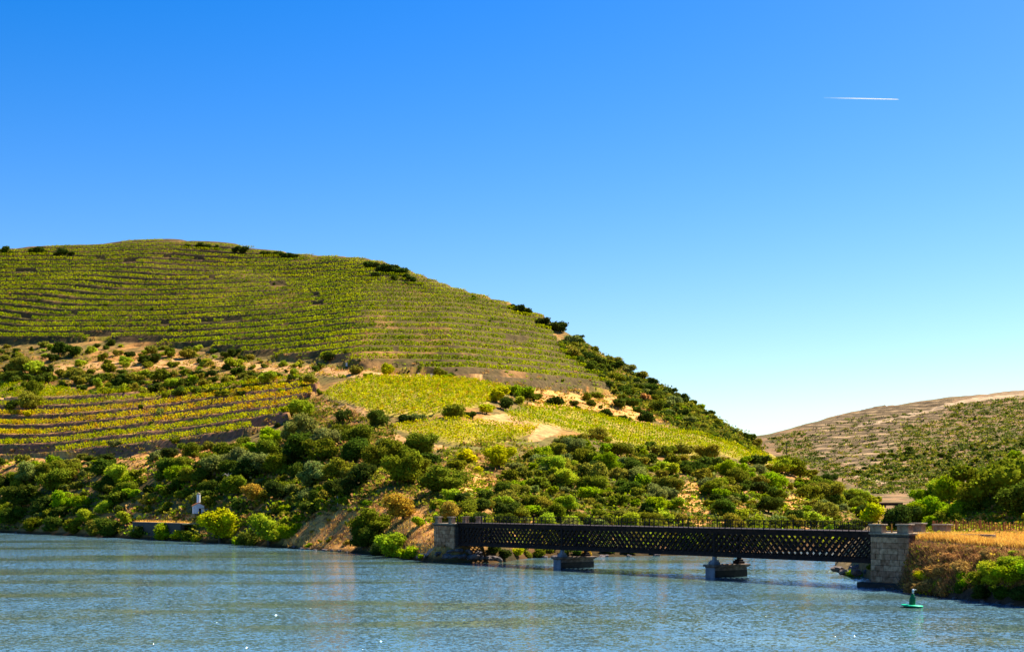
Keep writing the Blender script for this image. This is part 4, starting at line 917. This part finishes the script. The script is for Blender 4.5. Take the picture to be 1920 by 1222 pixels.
# riverside retaining wall with flat grassy terrace
def ret_wall():
    a = LL.hit(248, 1000); c = LL.hit(338, 1006)
    for p, q_, nm, lab in ((a, c, 'retaining_wall', 'dark stone retaining wall at the water below the dry grass ledge'),):
        d = Vector((q_[0]-p[0], q_[1]-p[1])); L = d.length; m = MB(); m.box((L/2, .6, 2.0), (L, 1.2, 5.0)); o = m.build(nm, M_CORE, None, .08, loc=(p[0], p[1], 0)); o.rotation_euler = (0, 0, math.atan2(d.y, d.x)); tag(o, lab, 'wall')
        m = MB(); m.box((L/2+1, 6.9, 4.36), (L+4, 13, .44)); o2 = m.build('grass_ledge', noise_mat('dry_ledge', (.52,.32,.12), (.62,.42,.18), 1), None, .1, loc=(p[0], p[1], 0)); o2.rotation_euler = o.rotation_euler; rr = np.random.default_rng(8); V = []; cc = []
        for _ in range(2600):
            gx, gy, hh, an = rr.uniform(-.8, L+2.8), rr.uniform(.5, 13), rr.uniform(.25, .8), rr.random()*6.28; w = .06
            V += [(gx-w*math.cos(an), gy-w*math.sin(an), 4.55), (gx+w*math.cos(an), gy+w*math.sin(an), 4.55), (gx+rr.normal()*.2, gy+rr.normal()*.2, 4.55+hh)]; cc += [np.array(GOLD[rr.integers(4)])*(.7+.5*rr.random())]*3
        gr = link('grass', np_mesh('grass', np.array(V), np.arange(len(V)).reshape(-1, 3), np.array(cc), M_VINE), loc=(p[0], p[1], 0)); gr.rotation_euler = o.rotation_euler; tag(gr, 'dry yellow grass on the ledge above the riverside wall', 'grass', kind='stuff')
        tag(o2, 'flat ledge of dry grass above the riverside wall', kind='structure')
ret_wall()

# ------------------------------------------------------------------ rocks, driftwood, dead tree, marker stones
def rock_mesh(seed):
    import bmesh
    rng = np.random.default_rng(seed); bm = bmesh.new(); bmesh.ops.create_icosphere(bm, subdivisions=2, radius=1)
    for v_ in bm.verts:
        n = v_.co.normalized(); k = 1+.35*math.sin(n.x*4+seed)*math.cos(n.y*5+seed*2)+.2*(rng.random()-.5); v_.co = Vector((n.x*1.25, n.y*.9, n.z*.65))*k
    me = bpy.data.meshes.new('rock'); bm.to_mesh(me); bm.free(); me.materials.append(M_ROCK); return me
ROCKS = [rock_mesh(i) for i in range(4)]
def rock(land, x, y, r, pt=None):
    p = pt or land.hit(x, y)
    if p is None: return
    X, Y, z = p; R = r*Y/F; o = link('rock', random.choice(ROCKS)); o.location = (X, Y, max(z, 0)); o.scale = (R*random.uniform(.8,1.3), R, R*random.uniform(.6,1)); o.rotation_euler = (random.uniform(-.3,.3), random.uniform(-.3,.3), random.random()*6.28)
    PLANTS.append(dict(o=o, x=x, y=y, r=r, c='rock', name='rock', cat='rock', group='rocks at the waterline', land=land))
for x, y, r in [(552,1027,5),(565,1029,6),(578,1030,4),(592,1031,5),(608,1033,6),(622,1034,4),(638,1036,5),(650,1037,4),(785,1044,5),(800,1042,4),(822,1040,8),(838,1042,10),(852,1043,7),(868,1043,10),(884,1044,12),(900,1045,9),(915,1046,8),
                (845,1034,8),(862,1032,9),(880,1034,8),(898,1036,8),(30,998,3),(285,1010,3),(930,1047,8),(1020,1045,6),(1040,1045,7),(1130,1043,8),(1180,1042,6),(1230,1042,7)]: rock(LL, x, y, r)
for x, y, r in [(1570,1062,9),(1585,1066,11),(1600,1068,12),(1618,1070,12),(1632,1066,11),(1580,1052,8),(1605,1056,10),(1625,1054,10)]:
    D = random.uniform(186, 200); rock(LR, x, y, r, ((x-CX)/F*D, D, 1.0*random.random()))
for x, y, r in [(1690,1108,5),(1702,1110,3),(1738,1113,3),(1748,1115,3),(1765,1118,4),(1790,1122,4),(1815,1126,4),(1842,1129,5),(1870,1131,4),(1895,1134,5),(1655,1104,4),(1672,1106,4)]:
    D = F*CH/(y-HY); rock(LR, x, y, r, ((x-CX)/F*D, D, .1))
# dead tree
h = LL.hit(432, 930); q = MB(); q.tube([(0,0,-.3),(.1,0,1.8),(-.1,.1,3.4),(.2,.1,4.6)], [.28,.22,.14,.04], 7)
for i in range(9):
    a = random.random()*6.28; z0 = random.uniform(1.4, 4); l_ = random.uniform(.9, 1.9); q.tube([(0,0,z0),(l_*.5*math.cos(a), l_*.5*math.sin(a), z0+.5),(l_*math.cos(a), l_*math.sin(a), z0+random.uniform(-.3,.9))], [.09,.06,.02], 5)
tag(q.build('dead_tree', M_DEAD, loc=(h[0], h[1]-3.5, h[2]+1.5)), 'bare grey dead tree among the dark wood above the yellow-green tree', 'tree')
for (x, y, L_, a, e, lab) in [(797,1043,1.5,.2,.05,'pale plank lying flat at the waterline left of the bridge'), (803,1038,1.7,.5,.75,'left of two pale leaning stakes on the rocks left of the bridge'), (807,1038,1.6,.45,.75,'right of two pale leaning stakes on the rocks left of the bridge')]:
    p = LL.hit(x, y); q = MB(); q.box((0, 0, 0), (L_, .14, .10)); o = q.build('plank', M_DEAD, loc=(p[0], p[1]-1.0, p[2]+.5)); o.rotation_euler = (0, -e, a); tag(o, lab, 'plank')
for x, y, lab in [(785,706,'white marker stone in the dry grass above the bright vine plot, left one'), (809,707,'white marker stone above the bright vine plot, next to the green bush'), (650,684,'white marker stone beside the track right of the lone dark tree')]:
    p = LL.hit(x, y); q = MB(); q.box((0, 0, .5), (.7, .6, 1.2)); q.box((0, 0, 1.16), (.8, .7, .14)); tag(q.build('marker_stone', M_WHITE, None, .04, loc=p), lab, 'marker stone')
p = LL.hit(633, 951); q = MB(); q.frustum(0, 0, -.2, 2.4, .07, .05, 8); tag(q.build('wooden_stake', M_DEAD, loc=p), 'thin pale stake standing on the slope below the dark wood', 'stake')
p = LF.hit(1475, 862); q = MB(); q.frustum(0, 0, 0, 17, .45, .3, 8); q.box((0, 0, 15.5), (4, .3, .3)); tag(q.build('power_pole', M_DARK, loc=p), 'lone power pole at the foot of the distant hill', 'pole')

# ------------------------------------------------------------------ contrail
def contrail():
    D = 30000.0; xa, xb = (1545-CX)/F*D, (1686-CX)/F*D; za, zb = zof(183.5, D), zof(186.5, D); n = 24; q = MB(); pts = []; rs = []
    for i in range(n+1):
        t = i/n; pts.append((xa+(xb-xa)*t, D, za+(zb-za)*t)); rs.append((15-7*t)*(1 if i < n else .05))
    q.tube(pts, rs, 8)
    m, nn, l, b = nmat('vapour', 1.0, 0); b.inputs['Base Color'].default_value = (.92,.92,.92,1)
    tc = nn.new('ShaderNodeTexCoord'); sx = nn.new('ShaderNodeSeparateXYZ'); mr = nn.new('ShaderNodeMapRange'); mr.interpolation_type = 'SMOOTHSTEP'
    mr.inputs['From Max'].default_value = .85; mr.inputs['To Min'].default_value = .03; mr.inputs['To Max'].default_value = .62
    l.new(tc.outputs['Generated'], sx.inputs[0]); l.new(sx.outputs[0], mr.inputs['Value']); l.new(mr.outputs[0], b.inputs['Alpha'])
    b.inputs['Subsurface Weight'].default_value = 0; t = nn.new('ShaderNodeBsdfTranslucent'); t.inputs[0].default_value = (1,1,1,1); tr = nn.new('ShaderNodeBsdfTransparent'); ad = nn.new('ShaderNodeMixShader'); m2 = nn.new('ShaderNodeMixShader'); df = nn.new('ShaderNodeBsdfDiffuse'); df.inputs[0].default_value = (1,1,1,1)
    ad.inputs[0].default_value = .5; l.new(df.outputs[0], ad.inputs[1]); l.new(t.outputs[0], ad.inputs[2]); l.new(mr.outputs[0], m2.inputs[0]); l.new(tr.outputs[0], m2.inputs[1]); l.new(ad.outputs[0], m2.inputs[2]); l.new(m2.outputs[0], nn['Material Output'].inputs[0]); nn.remove(b)
    tag(q.build('contrail', m, smooth=True), 'short white vapour trail high in the blue sky', 'contrail')
contrail()

# ------------------------------------------------------------------ labels: what each plant is and where it stands
SPOTS = [(40,980,'on the shore at the left edge'),(150,990,'on the shore left of the grass ledge'),(290,1000,'on the shore below the grass ledge'),(380,960,'beside the white hut'),(440,1010,'at the water near the big yellow-green tree'),
 (530,990,'at the water left of the bare bank'),(640,990,'above the bare bank by the water'),(710,1000,'on the shore left of the bridge end'),(800,1000,'beside the left bridge end'),(60,910,'in the far-left wood above the shore'),
 (200,920,'in the wood above the grass ledge'),(330,890,'in the wood up the slope from the hut'),(450,880,'in the dark wood by the dead tree'),(540,840,'at the top of the dark wood'),(600,900,'in the middle of the dark wood'),
 (690,870,'at the right end of the dark wood'),(760,880,'on the slope below the small yellow plot'),(850,900,'around the bare knoll left of centre'),(30,700,'in the scrub band at the left edge'),(120,680,'in the scrub band by the left plot'),
 (220,710,'in the dark gully scrub'),(300,670,'above the left end of the hillside track'),(320,735,'in the scrub below the left track'),(420,700,'along the middle of the track'),(520,715,'below the track near the terraces'),(610,680,'by the track above the terraces'),
 (700,700,'above the bright vine plot'),(840,705,'above the bright plot\'s right end'),(580,770,'left of the bright plot\'s lower corner'),(700,790,'between the two bright plots'),(830,780,'under the bright plot\'s lower edge'),(930,755,'at the bright plot\'s right tip'),
 (1000,745,'right of the bright plot'),(1100,755,'in the shrub line above the long plot'),(1200,770,'at the foot of the hill shoulder'),(1280,790,'beside the long plot\'s upper edge'),(60,470,'on the left skyline'),(370,460,'on the hilltop skyline'),
 (530,478,'on the skyline right of the summit'),(720,505,'on the skyline clump above the terraces'),(890,555,'alone on the sloping skyline'),(980,580,'midway down the right skyline'),(1045,612,'low on the right skyline'),
 (1080,660,'at the top of the hill shoulder'),(1150,700,'on the upper hill shoulder'),(1230,740,'on the middle hill shoulder'),(1320,780,'on the lower hill shoulder'),(1400,830,'at the tip of the hill shoulder'),
 (900,960,'above the bridge\'s left end'),(960,920,'above the first span near the knoll'),(1000,960,'close above the bridge\'s first span'),(1040,870,'high in the wood over the first span'),(1110,940,'over the first pier'),(1110,870,'high in the wood over the first pier'),
 (1200,960,'close above the bridge\'s middle'),(1190,890,'midway up over the bridge\'s middle'),(1270,870,'high over the bridge\'s middle'),(1260,930,'left of the bare orange scar'),(1340,950,'right of the bare orange scar'),(1340,890,'up the slope from the bare scar'),
 (1410,970,'over the second pier'),(1420,900,'high over the second pier'),(1480,950,'by the rocky outcrop over the last span'),(1500,890,'high over the last span'),(1560,960,'over the last span\'s right half'),(1560,910,'on the headland ridge'),(1610,950,'at the headland tip'),
 (1000,1040,'on the shore under the first span'),(1150,1030,'on the shore under the middle span'),(1350,1020,'behind the lattice of the middle span'),(1500,1020,'behind the lattice of the last span'),
 (100,520,'high on the left terraces'),(100,600,'low on the left terraces'),(350,550,'amid the central upper terraces'),(500,620,'low on the central terraces'),(650,560,'on the terraces under the skyline clump'),(800,630,'amid the right upper terraces'),(950,650,'on the terraces near the hill shoulder'),(1020,710,'on the lowest right terraces'),
 (60,790,'on the wide terraces at the left edge'),(200,800,'on the wide lower-left terraces'),(350,800,'midway along the wide terraces'),(480,770,'at the right end of the wide terraces')]
SPOT_R = [(1640,980,'behind the right end of the railing'),(1690,980,'behind the granite abutment'),(1740,985,'behind the right-hand pillars'),(1800,990,'behind the left part of the rusty fence'),(1880,990,'behind the right part of the fence'),(1750,935,'low on the knoll'),
 (1820,930,'on the middle of the knoll'),(1900,930,'on the knoll at the right edge'),(1880,880,'near the top of the knoll'),(1920,860,'on top of the knoll'),(1720,1090,'low on the bank by the abutment'),(1760,1060,'on the russet bank right of the abutment'),(1760,1105,'just above the buoys'),
 (1820,1050,'on the upper russet bank'),(1820,1100,'over the dark water right of the buoys'),(1880,1100,'low on the bank near the right edge'),(1900,1050,'on the upper bank at the right edge'),(1600,1060,'under the last truss panels'),(1660,1100,'at the abutment foot')]
SPOT_F = [(1460,840,'at the far hill\'s left end'),(1530,830,'left of the old terraces'),(1600,800,'among the old terraces'),(1600,870,'below the old terraces'),(1700,780,'high right of the old terraces'),(1680,850,'right of the old terraces'),(1670,900,'by the winding far track'),
 (1760,810,'on the far hill\'s upper middle'),(1760,860,'in the green middle of the far hill'),(1750,895,'low on the far hill\'s middle'),(1850,780,'high on the far hill\'s right'),(1840,830,'midway up the far hill\'s right'),(1840,870,'above the near knoll on the far hill'),(1920,800,'at the far hill\'s right edge'),(1930,850,'far hill\'s right edge, low')]
groups = {}
for d in PLANTS:
    sp = SPOT_F if d['land'] is LF else (SPOT_R if d['land'] is LR else SPOTS)
    s_ = min(sp, key=lambda q: (q[0]-d['x'])**2+1.6*(q[1]-d['y'])**2)[2]
    if d['c'] == 'rock': look = 'grey rock'
    else:
        w = {'distant_shrub': 'shrub', 'small_shrub': 'shrub', 'evergreen_shrub': 'shrub', 'olive_shrub': 'shrub'}.get(d['name'], d['name']); d['cat'] = w
        big = (d['r'] > 27 and 'large ') or (d['r'] < 9 and 'small ') or ''
        if d['name'] in ('distant_shrub',): big = 'tiny ' if d['r'] < 4 else 'small '
        look = big + CNAME[d['c']] + ' ' + w
    groups.setdefault((look, s_), []).append(d)
for (look, s_), L_ in groups.items():
    L_.sort(key=lambda d: d['x']); n = len(L_)
    for i, d in enumerate(L_):
        lab = f'{look} {s_}'
        if n == 2: lab += (', left one', ', right one')[i]
        elif n > 2: lab += ', leftmost' if i == 0 else (', rightmost' if i == n-1 else f', {ordinal(i)} from left')
        g = d['group'] or {True: 'shrubs on the distant hill'}.get(d['land'] is LF) or ('plants on the right bank' if d['land'] is LR else ('trees on the hillside and shore' if d['name'] == 'tree' else 'bushes and shrubs on the hillside'))
        tag(d['o'], lab, d['cat'], g)
